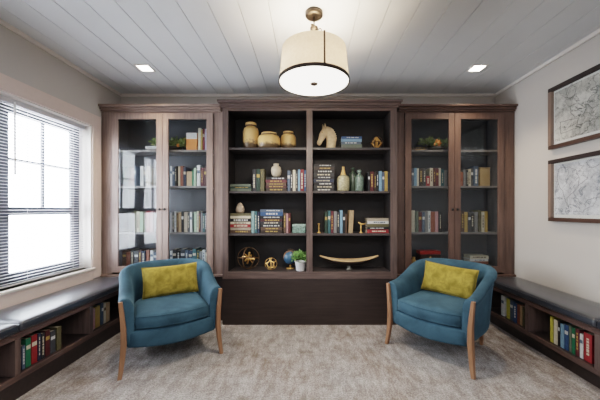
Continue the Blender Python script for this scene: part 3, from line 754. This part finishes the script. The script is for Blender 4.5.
row([(170, 172, 251, 'white'), (172.4, 176, 249.4, 'charcoal'), (176.3, 180, 250.5, 'black'), (180.3, 184.6, 249.3, 'dark grey'), (185, 188, 250, 'slate blue'), (188.3, 192, 250.5, 'navy'), (192.3, 196, 249, 'teal'), (196.3, 199, 250.5, 'dark green'), (199.3, 202, 251.5, 'grey'), (202.3, 205, 250, 'white'), (205.2, 207, 252.5, 'ivory')], YG, T4, 'bottom shelf, left cabinet', G2)

# --- right glass cabinet
G3 = 'books behind glass in the right cabinet'
stack(412, 428, YG, T1, [(.024, 'brown'), (.018, 'dark brown')], 'flat under leaves, right cabinet', G3)
row([(411.6, 414, 168.5, 'slate blue'), (414.2, 417, 168, 'light blue'), (417.2, 419, 168.5, 'ivory'), (419.3, 423, 168, 'dark brown'), (423.3, 426, 168.5, 'charcoal'), (426.3, 430, 176, 'red'), (430.3, 433.2, 168, 'cream'), (433.5, 436, 168, 'maroon'), (436.3, 439, 168.5, 'wine'), (439.2, 441, 168, 'ivory'), (441.4, 444.2, 169, 'teal'), (444.4, 447, 170, 'grey')], YG, T2, 'second shelf, right cabinet', G3)
row([(460, 463.4, 172, 'rust'), (463.7, 466, 169.5, 'grey'), (466.3, 468.5, 170, 'charcoal'), (468.8, 471, 169, 'cream'), (471.2, 473.4, 168, 'dark grey'), (473.8, 478.6, 166, 'slate blue')], YG, T2, 'second shelf, far-right door', G3)
row([(411.6, 415, 210.5, 'ivory'), (415.3, 418.5, 211, 'sage'), (418.8, 422, 212, 'dark red'), (422.4, 425, 212, 'slate blue'), (425.3, 428, 210.6, 'grey'), (428.3, 430.6, 211, 'white'), (430.8, 435, 212, 'rust'), (435.2, 438.6, 211.5, 'pink'), (439, 442, 212, 'charcoal')], YG, T3, 'third shelf, right cabinet', G3)
row([(461, 464.4, 211, 'brown'), (464.6, 468, 212, 'gold'), (468.3, 471, 212.5, 'dark grey'), (471.2, 474.4, 213, 'charcoal'), (474.6, 478, 212, 'grey'), (479, 481.4, 210, 'olive'), (481.8, 484.6, 212, 'cream'), (485, 488, 211.4, 'gold')], YG, T3, 'third shelf, far-right door', G3)
stack(470, 489, YG, T4, [(.03, 'dark brown'), (.032, 'rust'), (.026, 'white'), (.04, 'cream')], 'pile on bottom shelf, right cabinet', G3)

# --- bench books (spines face the room)
def bench_row(s, X, specs, place, group):
    """specs: (Y_far, thickness, height, colour), first = farthest"""
    items = []
    for (yf, w, h, c) in specs:
        if s > 0:  b = book((X, yf, .1634), w, h, .13, c, rot=(0, 0, -PI/2), band=(LETT[c], 'title' if random.random() < .6 else 'band') if c in LETT and w > .018 else None)
        else:      b = book((-X, yf-w, .1634), w, h, .13, c, rot=(0, 0, PI/2), band=(LETT[c], 'title' if random.random() < .6 else 'band') if c in LETT and w > .018 else None)
        items.append((b, c, h))
    if s < 0: items = items[::-1]
    name_books(items, place, group, 'row')
def seq(s, X, pxs, hts, cols):
    out = []
    for (a, b), h, c in zip(pxs, hts, cols):
        ya, yb = s*X*F/(a-CX), s*X*F/(b-CX)
        yf, yn = max(ya, yb), min(ya, yb); out.append((yf-.0008, yf-yn-.0016, h, c))
    return sorted(out, key=lambda q: -q[0])
bench_row(-1, 1.975, seq(-1, 1.975, [(22, 25.4), (25.8, 31), (31.4, 37.4), (38, 41), (41.4, 45), (45.4, 50), (50.4, 55.6), (57, 61.5)],
    [.165, .20, .205, .20, .19, .195, .17, .18], ['slate blue', 'green', 'red', 'navy', 'charcoal', 'dark red', 'dark grey', 'olive']), 'in the window bench', 'books stored in the window bench')
bench_row(-1, 1.985, seq(-1, 1.985, [(92.6, 95.2), (95.6, 100), (101.6, 103.6), (104, 106), (106.3, 109.8)],
    [.19, .20, .21, .20, .19], ['pink', 'gold', 'slate blue', 'cream', 'tan']), 'far bay of window bench', 'books stored in the window bench')
bench_row(1, 2.04, seq(1, 2.04, [(550, 553), (553.6, 557.4), (557.8, 560), (560.3, 564), (564.3, 568.4), (568.8, 571.4), (571.8, 575), (575.4, 579.2), (579.6, 583), (583.6, 592)],
    [.215, .20, .20, .19, .20, .205, .20, .205, .18, .205], ['yellow', 'ivory', 'black', 'light blue', 'blue', 'sage', 'green', 'wine', 'white', 'red']), 'in the bench below the maps', 'books stored in the right bench')
bench_row(1, 2.04, seq(1, 2.04, [(501, 504), (506.4, 509.6), (510, 513), (513.4, 516.6), (517, 519.4), (519.8, 522), (522.4, 524.4)],
    [.21, .20, .205, .19, .19, .185, .18], ['white', 'yellow', 'slate blue', 'blue', 'rust', 'tan', 'olive']), 'far bay of right bench', 'books stored in the right bench')

# ------------------------------------------------------------------ ornaments
def vase(name, label, cat, x0, x1, top, Y, zs, prof, mat, seg=28, parts=None, group=None):
    """prof in unit radius / unit height"""
    R = (WX(x1, Y)-WX(x0, Y))/2; X = (WX(x1, Y)+WX(x0, Y))/2; hh = WZ(top, Y)-zs
    e = thing(name, label, cat, (X, Y, zs+.0004), group=group)
    for nm, pf, m in [(parts[0] if parts else 'body', prof, mat)]+(parts[1:] if parts else []):
        link(nm, lathe(bmesh.new(), [(r*R, z*hh) for r, z in pf], seg=seg), m, e, smooth=True)
    return e
def jar_mat():
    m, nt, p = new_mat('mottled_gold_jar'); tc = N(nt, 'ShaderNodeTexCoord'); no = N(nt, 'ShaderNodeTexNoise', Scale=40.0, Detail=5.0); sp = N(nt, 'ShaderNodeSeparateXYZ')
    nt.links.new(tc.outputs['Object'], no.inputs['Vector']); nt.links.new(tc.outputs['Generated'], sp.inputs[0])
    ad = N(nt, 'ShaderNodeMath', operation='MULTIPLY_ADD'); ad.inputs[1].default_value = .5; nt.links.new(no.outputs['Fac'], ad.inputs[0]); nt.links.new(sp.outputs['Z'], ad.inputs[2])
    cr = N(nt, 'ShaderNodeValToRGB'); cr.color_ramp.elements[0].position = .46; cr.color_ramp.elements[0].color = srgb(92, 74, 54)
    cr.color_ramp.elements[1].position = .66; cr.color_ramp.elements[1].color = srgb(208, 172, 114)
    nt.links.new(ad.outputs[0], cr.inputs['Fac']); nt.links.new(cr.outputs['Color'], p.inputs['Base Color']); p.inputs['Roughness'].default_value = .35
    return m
JAR = jar_mat()
jarp = [(.80, 0), (.96, .06), (1, .3), (.98, .66), (.85, .78), (.62, .80), (.60, .84)]
lidp = [(.58, .841), (.66, .85), (.68, .89), (.66, .97), (.40, 1)]
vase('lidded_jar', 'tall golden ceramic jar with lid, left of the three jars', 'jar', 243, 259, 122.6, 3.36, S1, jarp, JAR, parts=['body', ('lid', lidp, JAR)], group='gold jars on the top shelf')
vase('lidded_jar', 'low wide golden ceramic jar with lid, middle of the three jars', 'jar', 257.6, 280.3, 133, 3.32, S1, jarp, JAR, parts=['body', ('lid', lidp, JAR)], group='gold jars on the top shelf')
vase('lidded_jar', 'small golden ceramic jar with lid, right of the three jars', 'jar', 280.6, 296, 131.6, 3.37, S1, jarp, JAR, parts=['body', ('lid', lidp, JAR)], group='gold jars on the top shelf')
VS = plain('matte_cream_ceramic', (182, 170, 150), .6)
vase('small_vase', 'small rounded cream vase standing on the brown book stack', 'vase', 271, 281.5, 164, YK+.07, z2, [(.5, 0), (.9, .2), (1, .5), (.85, .75), (.5, .85), (.45, .92), (.58, 1), (.4, 1), (.38, .9)], VS)
vase('stone_egg', 'small beige egg-shaped ornament on the left book stack', 'ornament', 235.8, 244.4, 202.5, YK+.07, z3, [(.7, 0), (.95, .15), (1, .35), (.85, .6), (.55, .82), (.25, .95), (.05, 1)], plain('beige_stone', (176, 158, 140), .6))
BOT = plain('mottled_cream_glaze', (164, 156, 126), .35, var=.4, scale=60); CORK = plain('tan_glaze', (196, 160, 104), .4)
vase('bottle_vase', 'cream mottled bottle vase with tapered tan neck, second shelf', 'vase', 337, 349.5, 166.8, YK+.05, S2, [(.85, 0), (1, .05), (1, .5), (.85, .6), (.45, .66)], BOT, parts=['body', ('neck', [(.5, .655), (.42, .70), (.22, .88), (.2, 1)], CORK)])
GG = plain('mottled_grey_green_glaze', (104, 120, 110), .3, var=.45, scale=60); GG2 = plain('dark_green_glaze', (70, 82, 72), .35, var=.2)
vase('bottle_vase', 'grey-green bottle vase with small knob top, second shelf', 'vase', 355, 363.6, 169.8, YK+.05, S2, [(.88, 0), (1, .05), (1, .62), (.8, .72), (.35, .77), (.33, .86), (.5, .89), (.5, .97), (.2, 1)], GG)
vase('bottle_vase', 'slim dark green bottle vase behind the grey-green one', 'vase', 349.2, 356.8, 167.5, YK+.14, S2, [(.88, 0), (1, .05), (1, .66), (.8, .76), (.35, .82), (.33, .88), (.55, .9), (.55, .97), (.2, 1)], GG2)
MINT = plain('mint_box', (112, 136, 126), .5, var=.55, scale=60)
Y_ = YK+.02; mb = thing('trinket_box', 'mint patterned lidded trinket box beside the divider, third shelf', 'box', (WX(299, Y_), Y_+.04, S3+.0004))
w_ = (WX(305.6, Y_)-WX(292.4, Y_))/2
link('box_body', B(-w_, w_, -.045, .045, 0, .068, bev=.006), MINT, mb); link('lid', B(-w_-.003, w_+.003, -.048, .048, .0685, .100, bev=.008), plain('pale_mint_lid', (136, 158, 148), .5, var=.5, scale=60), mb)

# horse bust
hx0, Yh = WX(327, YK), YK+.06
hb = thing('horse_bust', 'cream horse head bust facing left on the top shelf', 'sculpture', (hx0, Yh, S1+.0004))
HM = plain('antique_ivory', (206, 182, 148), .55, var=.15, scale=30)
u = YK/F   # metres per photo pixel at shelf depth
bm2 = bmesh.new()
def loft_xz(bm, secs, seg=16):
    # secs: (x, z, half-length across spine in plane, half thickness y, tangent angle)
    rings = []
    for (x, z, a, t, ang) in secs:
        nx, nz = -math.sin(ang), math.cos(ang)
        rings.append([Vector(((x+nx*a*math.cos(2*PI*k/seg))*u, t*u*math.sin(2*PI*k/seg), (z+nz*a*math.cos(2*PI*k/seg))*u)) for k in range(seg)])
    rings_loft(bm, rings)
R_ = math.radians
loft_xz(bm2, [(4, 0, 4.8, 4.0, R_(90)), (4, 1.2, 4.7, 4.0, R_(90)), (5, 8, 5.1, 3.6, R_(90)), (4.4, 13.5, 5.2, 3.2, R_(102)), (2.4, 18, 4.7, 2.9, R_(122)), (-.3, 21, 3.2, 2.2, R_(145)), (-2, 22, 1.4, 1.2, R_(155))])
loft_xz(bm2, [(-.4, 22.4, 1.2, 1.0, R_(240)), (-1.2, 20.0, 3.2, 2.3, R_(243)), (-2.8, 16.5, 4.5, 2.7, R_(245)), (-4.6, 12.8, 3.6, 2.2, R_(247)), (-6.2, 9.4, 2.5, 1.8, R_(247)), (-7.4, 7, 2.7, 1.9, R_(246)), (-8.0, 5.2, 2.1, 1.6, R_(245)), (-8.4, 4.4, .9, .8, R_(245))])
link('head', bm2, HM, hb, smooth=True, sub=1)
for s in (-1, 1):
    b3 = bmesh.new(); tube(b3, [((-2.2-s)*u, s*1.4*u, 20.6*u), ((-2.6-s)*u, s*1.7*u, 23.4*u), ((-3.0-1.1*s)*u, s*1.6*u, 26.4*u)], [1.1*u, 1.0*u, .15*u], 8)
    link('ear', b3, HM, hb, smooth=True)
    b3 = bmesh.new(); lathe(b3, [(.05*u, -.6*u), (.6*u, -.3*u), (.6*u, .3*u), (.05*u, .6*u)], (-4.4*u, s*2.3*u, 16.6*u), 8); link('eye', b3, CORK, hb, smooth=True)
b3 = bmesh.new()
for i in range(11):
    a = i/10; an = math.radians(118-112*a); x = .6+8.4*math.cos(an); z = 10.5+11.6*math.sin(an)
    tube(b3, [((x-1)*u, 0, (z+.2)*u), ((x+.4)*u, -.6*u, (z-.4)*u), ((x+.5)*u, -1.4*u, (z-3)*u)], [1.3*u, 1.2*u, .4*u], 7)
link('mane', b3, HM, hb, smooth=True)

# gold geometric orb on the top shelf
def rotm(ax, ay, az): return Matrix.Rotation(az, 3, 'Z') @ Matrix.Rotation(ay, 3, 'Y') @ Matrix.Rotation(ax, 3, 'X')
def orb(label, px, R, Y, zs, rings, mat, extra=None, emat=None):
    e = thing('metal_orb', label, 'ornament', (WX(px, Y), Y, zs+.0004))
    for a in rings:
        b = bmesh.new(); ring_tube(b, (0, 0, R), R*.955, R*.035, rotm(*a)); link('ring', b, mat, e, smooth=True)
    if extra:
        b = bmesh.new(); extra(b, R); link('core', b, emat, e)
    return e
def diamond(b, R):
    c = Vector((0, 0, R*.98)); k = R*.92
    vs = [c+Vector((0, 0, k)), c+Vector((-k*.8, 0, 0)), c+Vector((0, 0, -k)), c+Vector((k*.8, 0, 0)), c+Vector((0, -k*.55, 0)), c+Vector((0, k*.55, 0))]
    for i, j in ((0, 1), (1, 2), (2, 3), (3, 0), (0, 4), (4, 2), (0, 5), (5, 2)): tube(b, [vs[i], vs[j]], R*.12, 6)
orb('gold open diamond-and-ring orb at right of the top shelf', 376.6, .073, YK+.05, S1, [(0, 0, .9), (0, 0, -.7), (PI/2, 0, 0)], DGOLD, diamond, GOLD)
def cross(b, R):
    c = Vector((0, 0, R))
    for ax, rad in ((Vector((1, .2, -.28)), .09), (Vector((.25, -.3, 1)), .10), (Vector((.35, 1, .3)), .09), (Vector((-.5, -.4, .75)), .05)):
        ax = ax.normalized(); tube(b, [c-ax*R*.58, c-ax*R*.1, c+ax*R*.1, c+ax*R*.58], [R*rad*.9, R*rad*1.2, R*rad*1.2, R*rad*.9], 6)
orb('large dark ring orb with gold star core, bottom shelf', 248.4, .128, YK+.09, zb_c, [(0, 0, .1), (0, 0, 1.25), (PI/2-.2, 0, 0)], DGOLD, cross, GOLD)
def poly(b, R):
    c = Vector((0, 0, R)); P6 = []
    for k in range(5): P6.append(c+Vector((R*.62*math.cos(k*2*PI/5+.5), -R*.62, R*.62*math.sin(k*2*PI/5+.5))))
    for k in range(5):
        tube(b, [P6[k], P6[(k+1) % 5]], R*.10, 6)
        o_ = c+Vector((R*.93*math.cos(k*2*PI/5+.5), 0, R*.93*math.sin(k*2*PI/5+.5))); tube(b, [P6[k], o_], R*.07, 6)
        q_ = c+Vector((R*.62*math.cos(k*2*PI/5+.5), R*.62, R*.62*math.sin(k*2*PI/5+.5))); tube(b, [q_, o_], R*.07, 6)
orb('small gold faceted wire orb beside the large one, bottom shelf', 271, .070, YK+.04, zb_c, [(0, 0, .2), (0, 0, 1.7)], GOLD, poly, GOLD)

# globe
Yg = YK+.125; gl = thing('desk_globe', 'small blue desk globe on a brass stand behind the potted plant', 'globe', (WX(290.3, Yg), Yg, zb_c+.0004))
m, nt, p = new_mat('globe_map'); tc = N(nt, 'ShaderNodeTexCoord'); no = N(nt, 'ShaderNodeTexNoise', Scale=9.0, Detail=5.0); nt.links.new(tc.outputs['Object'], no.inputs['Vector'])
cr = N(nt, 'ShaderNodeValToRGB'); cr.color_ramp.interpolation = 'CONSTANT'; cr.color_ramp.elements[0].color = srgb(58, 90, 116); cr.color_ramp.elements[1].position = .5; cr.color_ramp.elements[1].color = srgb(128, 98, 76)
nt.links.new(no.outputs['Fac'], cr.inputs['Fac']); nt.links.new(cr.outputs['Color'], p.inputs['Base Color']); p.inputs['Roughness'].default_value = .25
GR = .084; gz = WZ(257.2, Yg)-zb_c
b = bmesh.new(); bmesh.ops.create_uvsphere(b, u_segments=28, v_segments=18, radius=GR); bmesh.ops.translate(b, verts=b.verts[:], vec=(0, 0, gz)); link('sphere', b, m, gl, smooth=True)
b = bmesh.new()
pts = [(math.sin(a)*(GR+.010), 0, gz+math.cos(a)*(GR+.010)) for a in [-.35+i*(PI+.15)/14 for i in range(15)]]; tube(b, pts, .0035, 6); link('meridian_arm', b, DGOLD, gl, smooth=True)
link('stand', lathe(bmesh.new(), [(.05, 0), (.05, .006), (.02, .012), (.008, .02), (.012, .032), (.007, .045), (.009, gz-GR-.008)], seg=20), GOLD, gl, smooth=True)

# foliage
def leaves(b, n, rad, size, c=(0, 0, 0), flat=.8, up=.3, zmin=None):
    for _ in range(n):
        th = random.uniform(0, 2*PI); ph = math.acos(random.uniform(-.3, 1)); rr = rad*random.uniform(.45, 1)
        d = Vector((math.cos(th)*math.sin(ph), math.sin(th)*math.sin(ph), math.cos(ph)*flat))
        p0 = Vector(c)+d*rr
        if zmin is not None and p0.z < zmin: p0.z = zmin+random.uniform(0, size*.4)
        dr_ = (d+Vector((random.uniform(-.5, .5), random.uniform(-.5, .5), random.uniform(-.1, .6)))).normalized()
        s = dr_.cross(Vector((random.uniform(-1, 1), random.uniform(-1, 1), 1))).normalized(); L = size*random.uniform(.7, 1.2)
        nrm = s.cross(dr_)
        v = [b.verts.new(p0), b.verts.new(p0+dr_*L*.5+s*L*.28+nrm*L*.06), b.verts.new(p0+dr_*L), b.verts.new(p0+dr_*L*.5-s*L*.28+nrm*L*.06)]
        b.faces.new(v)
LEAF = plain('fresh_leaf', (118, 156, 88), .5, var=.35, scale=40); LEAF2 = plain('muted_leaf', (120, 134, 82), .6, var=.4, scale=30); BLOOM = plain('amber_bloom', (204, 128, 58), .5)
Yp = YK-.01; xp = WX(300.4, Yp)
pp = thing('potted_plant', 'small green leafy plant in a white pot, bottom shelf by divider', 'plant', (xp, Yp+.02, zb_c+.0004))
link('pot', lathe(bmesh.new(), [(.045, 0), (.049, .01), (.062, .098), (.066, .10), (.066, .105), (.058, .105), (.054, .09)], seg=28), POT, pp, smooth=True)
link('soil', lathe(bmesh.new(), [(.055, .088), (.055, .092)], seg=20), plain('dark_soil', (44, 34, 28), .9), pp)
b = bmesh.new(); leaves(b, 300, .098, .032, (-.004, -.01, .135), .8, zmin=.10)
for v in b.verts: v.co.x = min(v.co.x, dl-.003-xp); v.co.y = min(v.co.y, .028)
link('foliage', b, LEAF, pp)
def garland(label, px, w, Y, zs, bloom):
    e = thing('greenery_bowl', label, 'plant', (WX(px, Y), Y, zs+.0004))
    link('bowl', lathe(bmesh.new(), [(.04, 0), (.075, .02), (.095, .05), (.09, .05), (.07, .025)], seg=24, sx=w), plain('dark_bowl', (58, 50, 44), .5), e, smooth=True)
    b = bmesh.new()
    for k in range(-3, 4): leaves(b, 46, .08, .05, (k*.045*w, random.uniform(-.03, .02), .085 if k < -1 else .07), .8, zmin=.064 if k < -1 else .04)
    for v in b.verts: v.co.y = max(3.342-Y, min(3.61-Y, v.co.y)); v.co.x = min(v.co.x, .182 if w > 1.1 else 1)
    link('foliage', b, LEAF2, e)
    b = bmesh.new()
    for (bx, bz, br) in bloom:
        bmesh.ops.create_icosphere(b, subdivisions=2, radius=br, matrix=Matrix.Translation((bx, -.055, bz)))
        for k in range(7):
            a = k*2*PI/7
            bmesh.ops.create_icosphere(b, subdivisions=1, radius=br*.5, matrix=Matrix.Translation((bx+br*math.cos(a), -.06, bz+br*math.sin(a))))
    link('flowers', b, BLOOM, e, smooth=True)
garland('trailing muted greenery in low bowl, top shelf of left glass cabinet', 172, 1.25, 3.48, T1, [(-.03, .11, .016), (.10, .06, .014)])
garland('green arrangement with amber flower, top shelf of right glass cabinet', 436, 1.0, 3.50, T1, [(-.01, .09, .034)])
# boat bowl
Yb = YK+.07
bw = thing('boat_bowl', 'long curved wooden boat-shaped bowl on a small foot, bottom shelf', 'bowl', (WX(349, Yb), Yb, zb_c+.0004))
b = bmesh.new(); rr = []; hw = (WX(378, Yb)-WX(320, Yb))/2; zc_, ze = WZ(260.6, Yb)-zb_c, WZ(256.0, Yb)-zb_c
rimo = []
for i in range(25):
    a = -1+2*i/24; x = a*hw; zr = zc_+(ze-zc_)*abs(a)**2.2; wd = .062*(1-abs(a)**2.4)+.005; dp = .052*(1-abs(a)**2.2)+.006
    ring = []
    for k in range(9):
        g = PI*k/8; ring.append(Vector((x, -wd*math.cos(g), zr-dp*math.sin(g))))
    for k in range(8, -1, -1):
        g = PI*k/8; ring.append(Vector((x, -(wd-.005)*math.cos(g), zr-.0+.0-(max(dp-.008, .001))*math.sin(g))))
    rr.append(ring); rimo.append((x, zr, wd))
rings_loft(b, rr); link('bowl_body', b, plain('dark_wood_bowl', (40, 30, 26), .4), bw, smooth=True)
b = bmesh.new(); L_ = [[b.verts.new((x, -wd*k, z-.0012+.002*abs(k))) for k in (-.9, 0, .9)] for x, z, wd in rimo]
for p_, q_ in zip(L_, L_[1:]):
    for k in (0, 1): b.faces.new((p_[k], p_[k+1], q_[k+1], q_[k]))
link('bowl_interior', b, plain('tan_bowl_lining', (186, 152, 116), .5), bw, smooth=True)
b = bmesh.new(); tube(b, [(x, -wd, z+.002) for x, z, wd in rimo]+[(x, wd, z+.002) for x, z, wd in rimo[::-1]], .0075, 6, closed=True, ry=.009)
link('rim', b, plain('pale_gold_wood', (206, 172, 128), .4), bw, smooth=True)
link('foot', lathe(bmesh.new(), [(.036, 0), (.036, .008), (.022, .014), (.02, zc_-.05)], seg=20), plain('grey_metal_foot', (110, 110, 104), .4), bw, smooth=True)
# candlestick, bird figurine
Yc = YK+.02
vase('candlestick', 'short gold candlestick at left of the third shelf, right bay', 'candlestick', 316.8, 320.8, 223.5, Yc, S3, [(1, 0), (1, .06), (.35, .12), (.25, .4), (.5, .5), (.25, .6), (.3, .85), (.6, .92), (.6, 1)], GOLD, 16)
bf = thing('bird_figurine', 'small gold bird figurine on a slim post, third shelf', 'figurine', (WX(361, Yc), Yc, S3+.0004))
hB = WZ(222.5, Yc)-S3
link('post', lathe(bmesh.new(), [(.02, 0), (.02, .005), (.006, .012), (.005, hB*.35), (.009, hB*.5), (.006, hB*.62), (.006, hB*.8)], seg=14), GOLD, bf, smooth=True)
b = bmesh.new(); tube(b, [(-.03, 0, hB*1.02), (-.022, 0, hB*.98), (-.014, 0, hB*.92), (.004, 0, hB*.84), (.024, 0, hB*.84), (.055, 0, hB*.9)], [.002, .007, .008, .014, .009, .002], 10); link('bird', b, GOLD, bf, smooth=True)
# right cabinet bottom shelf items
Yr = 3.44
rb = thing('storage_box', 'dark round-latched box with red lid, bottom shelf of right cabinet', 'box', (WX(430, Yr), Yr+.05, T4+.0004))
wr = (WX(440, Yr)-WX(420, Yr))/2; hr = WZ(251, Yr)-T4
link('box_body', B(-wr, wr, -.06, .06, 0, hr*.78, bev=.004), plain('dark_box_wood', (60, 42, 34), .45), rb)
link('lid', B(-wr-.004, wr+.004, -.064, .064, hr*.785, hr, bev=.005), plain('red_lacquer', (150, 46, 38), .35), rb)
b = bmesh.new(); lathe(b, [(.008, 0), (.012, .003), (.008, .006)], (0, 0, 0), 14); kk = link('latch', b, GOLD, rb, smooth=True); kk.rotation_euler = (PI/2, 0, 0); kk.location = (0, -.0605, hr*.6)
vase('small_urn', 'tiny brass urn at the left of the right cabinet bottom shelf', 'urn', 411.2, 416, 257, Yr, T4, [(.5, 0), (.4, .1), (.9, .35), (1, .6), (.6, .85), (.7, 1), (.4, 1), (.4, .9)], GOLD, 16)
Yw = 3.46; wb = thing('wicker_basket', 'small tan woven basket, second shelf of right cabinet', 'basket', (WX(485, Yw), Yw+.05, T2+.0004))
b = bmesh.new(); hw_ = (WX(490, Yw)-WX(480.2, Yw))/2; hh_ = WZ(168, Yw)-T2
def wick():
    m, nt, p = new_mat('woven_wicker'); tc = N(nt, 'ShaderNodeTexCoord'); ck = N(nt, 'ShaderNodeTexChecker', Scale=90.0); nt.links.new(tc.outputs['Object'], ck.inputs['Vector'])
    ck.inputs['Color1'].default_value = srgb(190, 164, 122); ck.inputs['Color2'].default_value = srgb(120, 96, 66); nt.links.new(ck.outputs['Color'], p.inputs['Base Color']); p.inputs['Roughness'].default_value = .8; return m
WK = wick()
for (a0, a1, b0, b1, c0, c1) in ((-hw_, hw_, -.05, -.042, 0, hh_), (-hw_, hw_, .042, .05, 0, hh_), (-hw_, -hw_+.008, -.042, .042, 0, hh_), (hw_-.008, hw_, -.042, .042, 0, hh_), (-hw_+.008, hw_-.008, -.042, .042, 0, .008)): box(b, a0, a1, b0, b1, c0, c1)
link('basket_body', b, WK, wb)
b = bmesh.new(); tube(b, [(-hw_, -.05, hh_), (hw_, -.05, hh_), (hw_, .05, hh_), (-hw_, .05, hh_)], .006, 6, closed=True); link('rim', b, WK, wb, smooth=True)

# ------------------------------------------------------------------ light, world, camera
def lamp(name, kind, loc, energy, color, **kw):
    l = bpy.data.lights.new(name, kind); l.energy = energy; l.color = color
    rot = kw.pop('rot', None)
    for k_, v in kw.items(): setattr(l, k_, v)
    o = bpy.data.objects.new(name, l); COL.objects.link(o); o.location = loc
    if rot: o.rotation_euler = rot
    return o
WARM = (1, .80, .58)
lamp('pendant_bulb', 'POINT', (px_, py_, 2.34), 20, WARM, shadow_soft_size=.05)
lamp('pendant_down', 'AREA', (px_, py_, 2.205), 16, (1, .88, .72), shape='DISK', size=.45)
for x in (-1.686, 1.75):
    lamp('downlight_beam', 'SPOT', (x, 3.0, ZC-.02), 42, WARM, spot_size=math.radians(105), spot_blend=.8, shadow_soft_size=.05)
lamp('rear_fill', 'AREA', (0, -.9, 2.70), 62, (.90, .95, 1), shape='RECTANGLE', size=3.4, size_y=2.0)  # added soft cool fill, unseen behind the camera, no real fixture
# sky through the window: portal helps sampling
pt = lamp('window_portal', 'AREA', (XL-.17, (WY0+WY1)/2, (WZ0+WZ1)/2), 1, (1, 1, 1), shape='RECTANGLE', size=WZ1-WZ0, size_y=WY1-WY0, rot=(0, -PI/2, 0))
try: pt.data.cycles.is_portal = True
except Exception as e: print('portal', e)
w = bpy.data.worlds.new('world'); SC.world = w; w.use_nodes = True; nt = w.node_tree
bg = nt.nodes['Background']; tc = N(nt, 'ShaderNodeTexCoord'); sp = N(nt, 'ShaderNodeSeparateXYZ'); nt.links.new(tc.outputs['Generated'], sp.inputs[0])
cr = N(nt, 'ShaderNodeValToRGB'); cr.color_ramp.elements[0].position = .0; cr.color_ramp.elements[0].color = (.80, .84, .90, 1); cr.color_ramp.elements[1].position = .5; cr.color_ramp.elements[1].color = (.82, .91, 1, 1)
nt.links.new(sp.outputs['Z'], cr.inputs['Fac']); nt.links.new(cr.outputs['Color'], bg.inputs['Color']); bg.inputs['Strength'].default_value = 22.0

cam = bpy.data.cameras.new('camera'); co = bpy.data.objects.new('camera', cam); COL.objects.link(co)
co.location = (0, 0, H); co.rotation_euler = (PI/2, 0, 0)
cam.sensor_width = 36; cam.lens = 36*F/600; cam.shift_x = -8/600; cam.shift_y = 10/600; cam.clip_start = .02
SC.camera = co
SC.view_settings.view_transform = 'Filmic'; SC.view_settings.look = 'Medium High Contrast'; SC.view_settings.exposure = 0.55
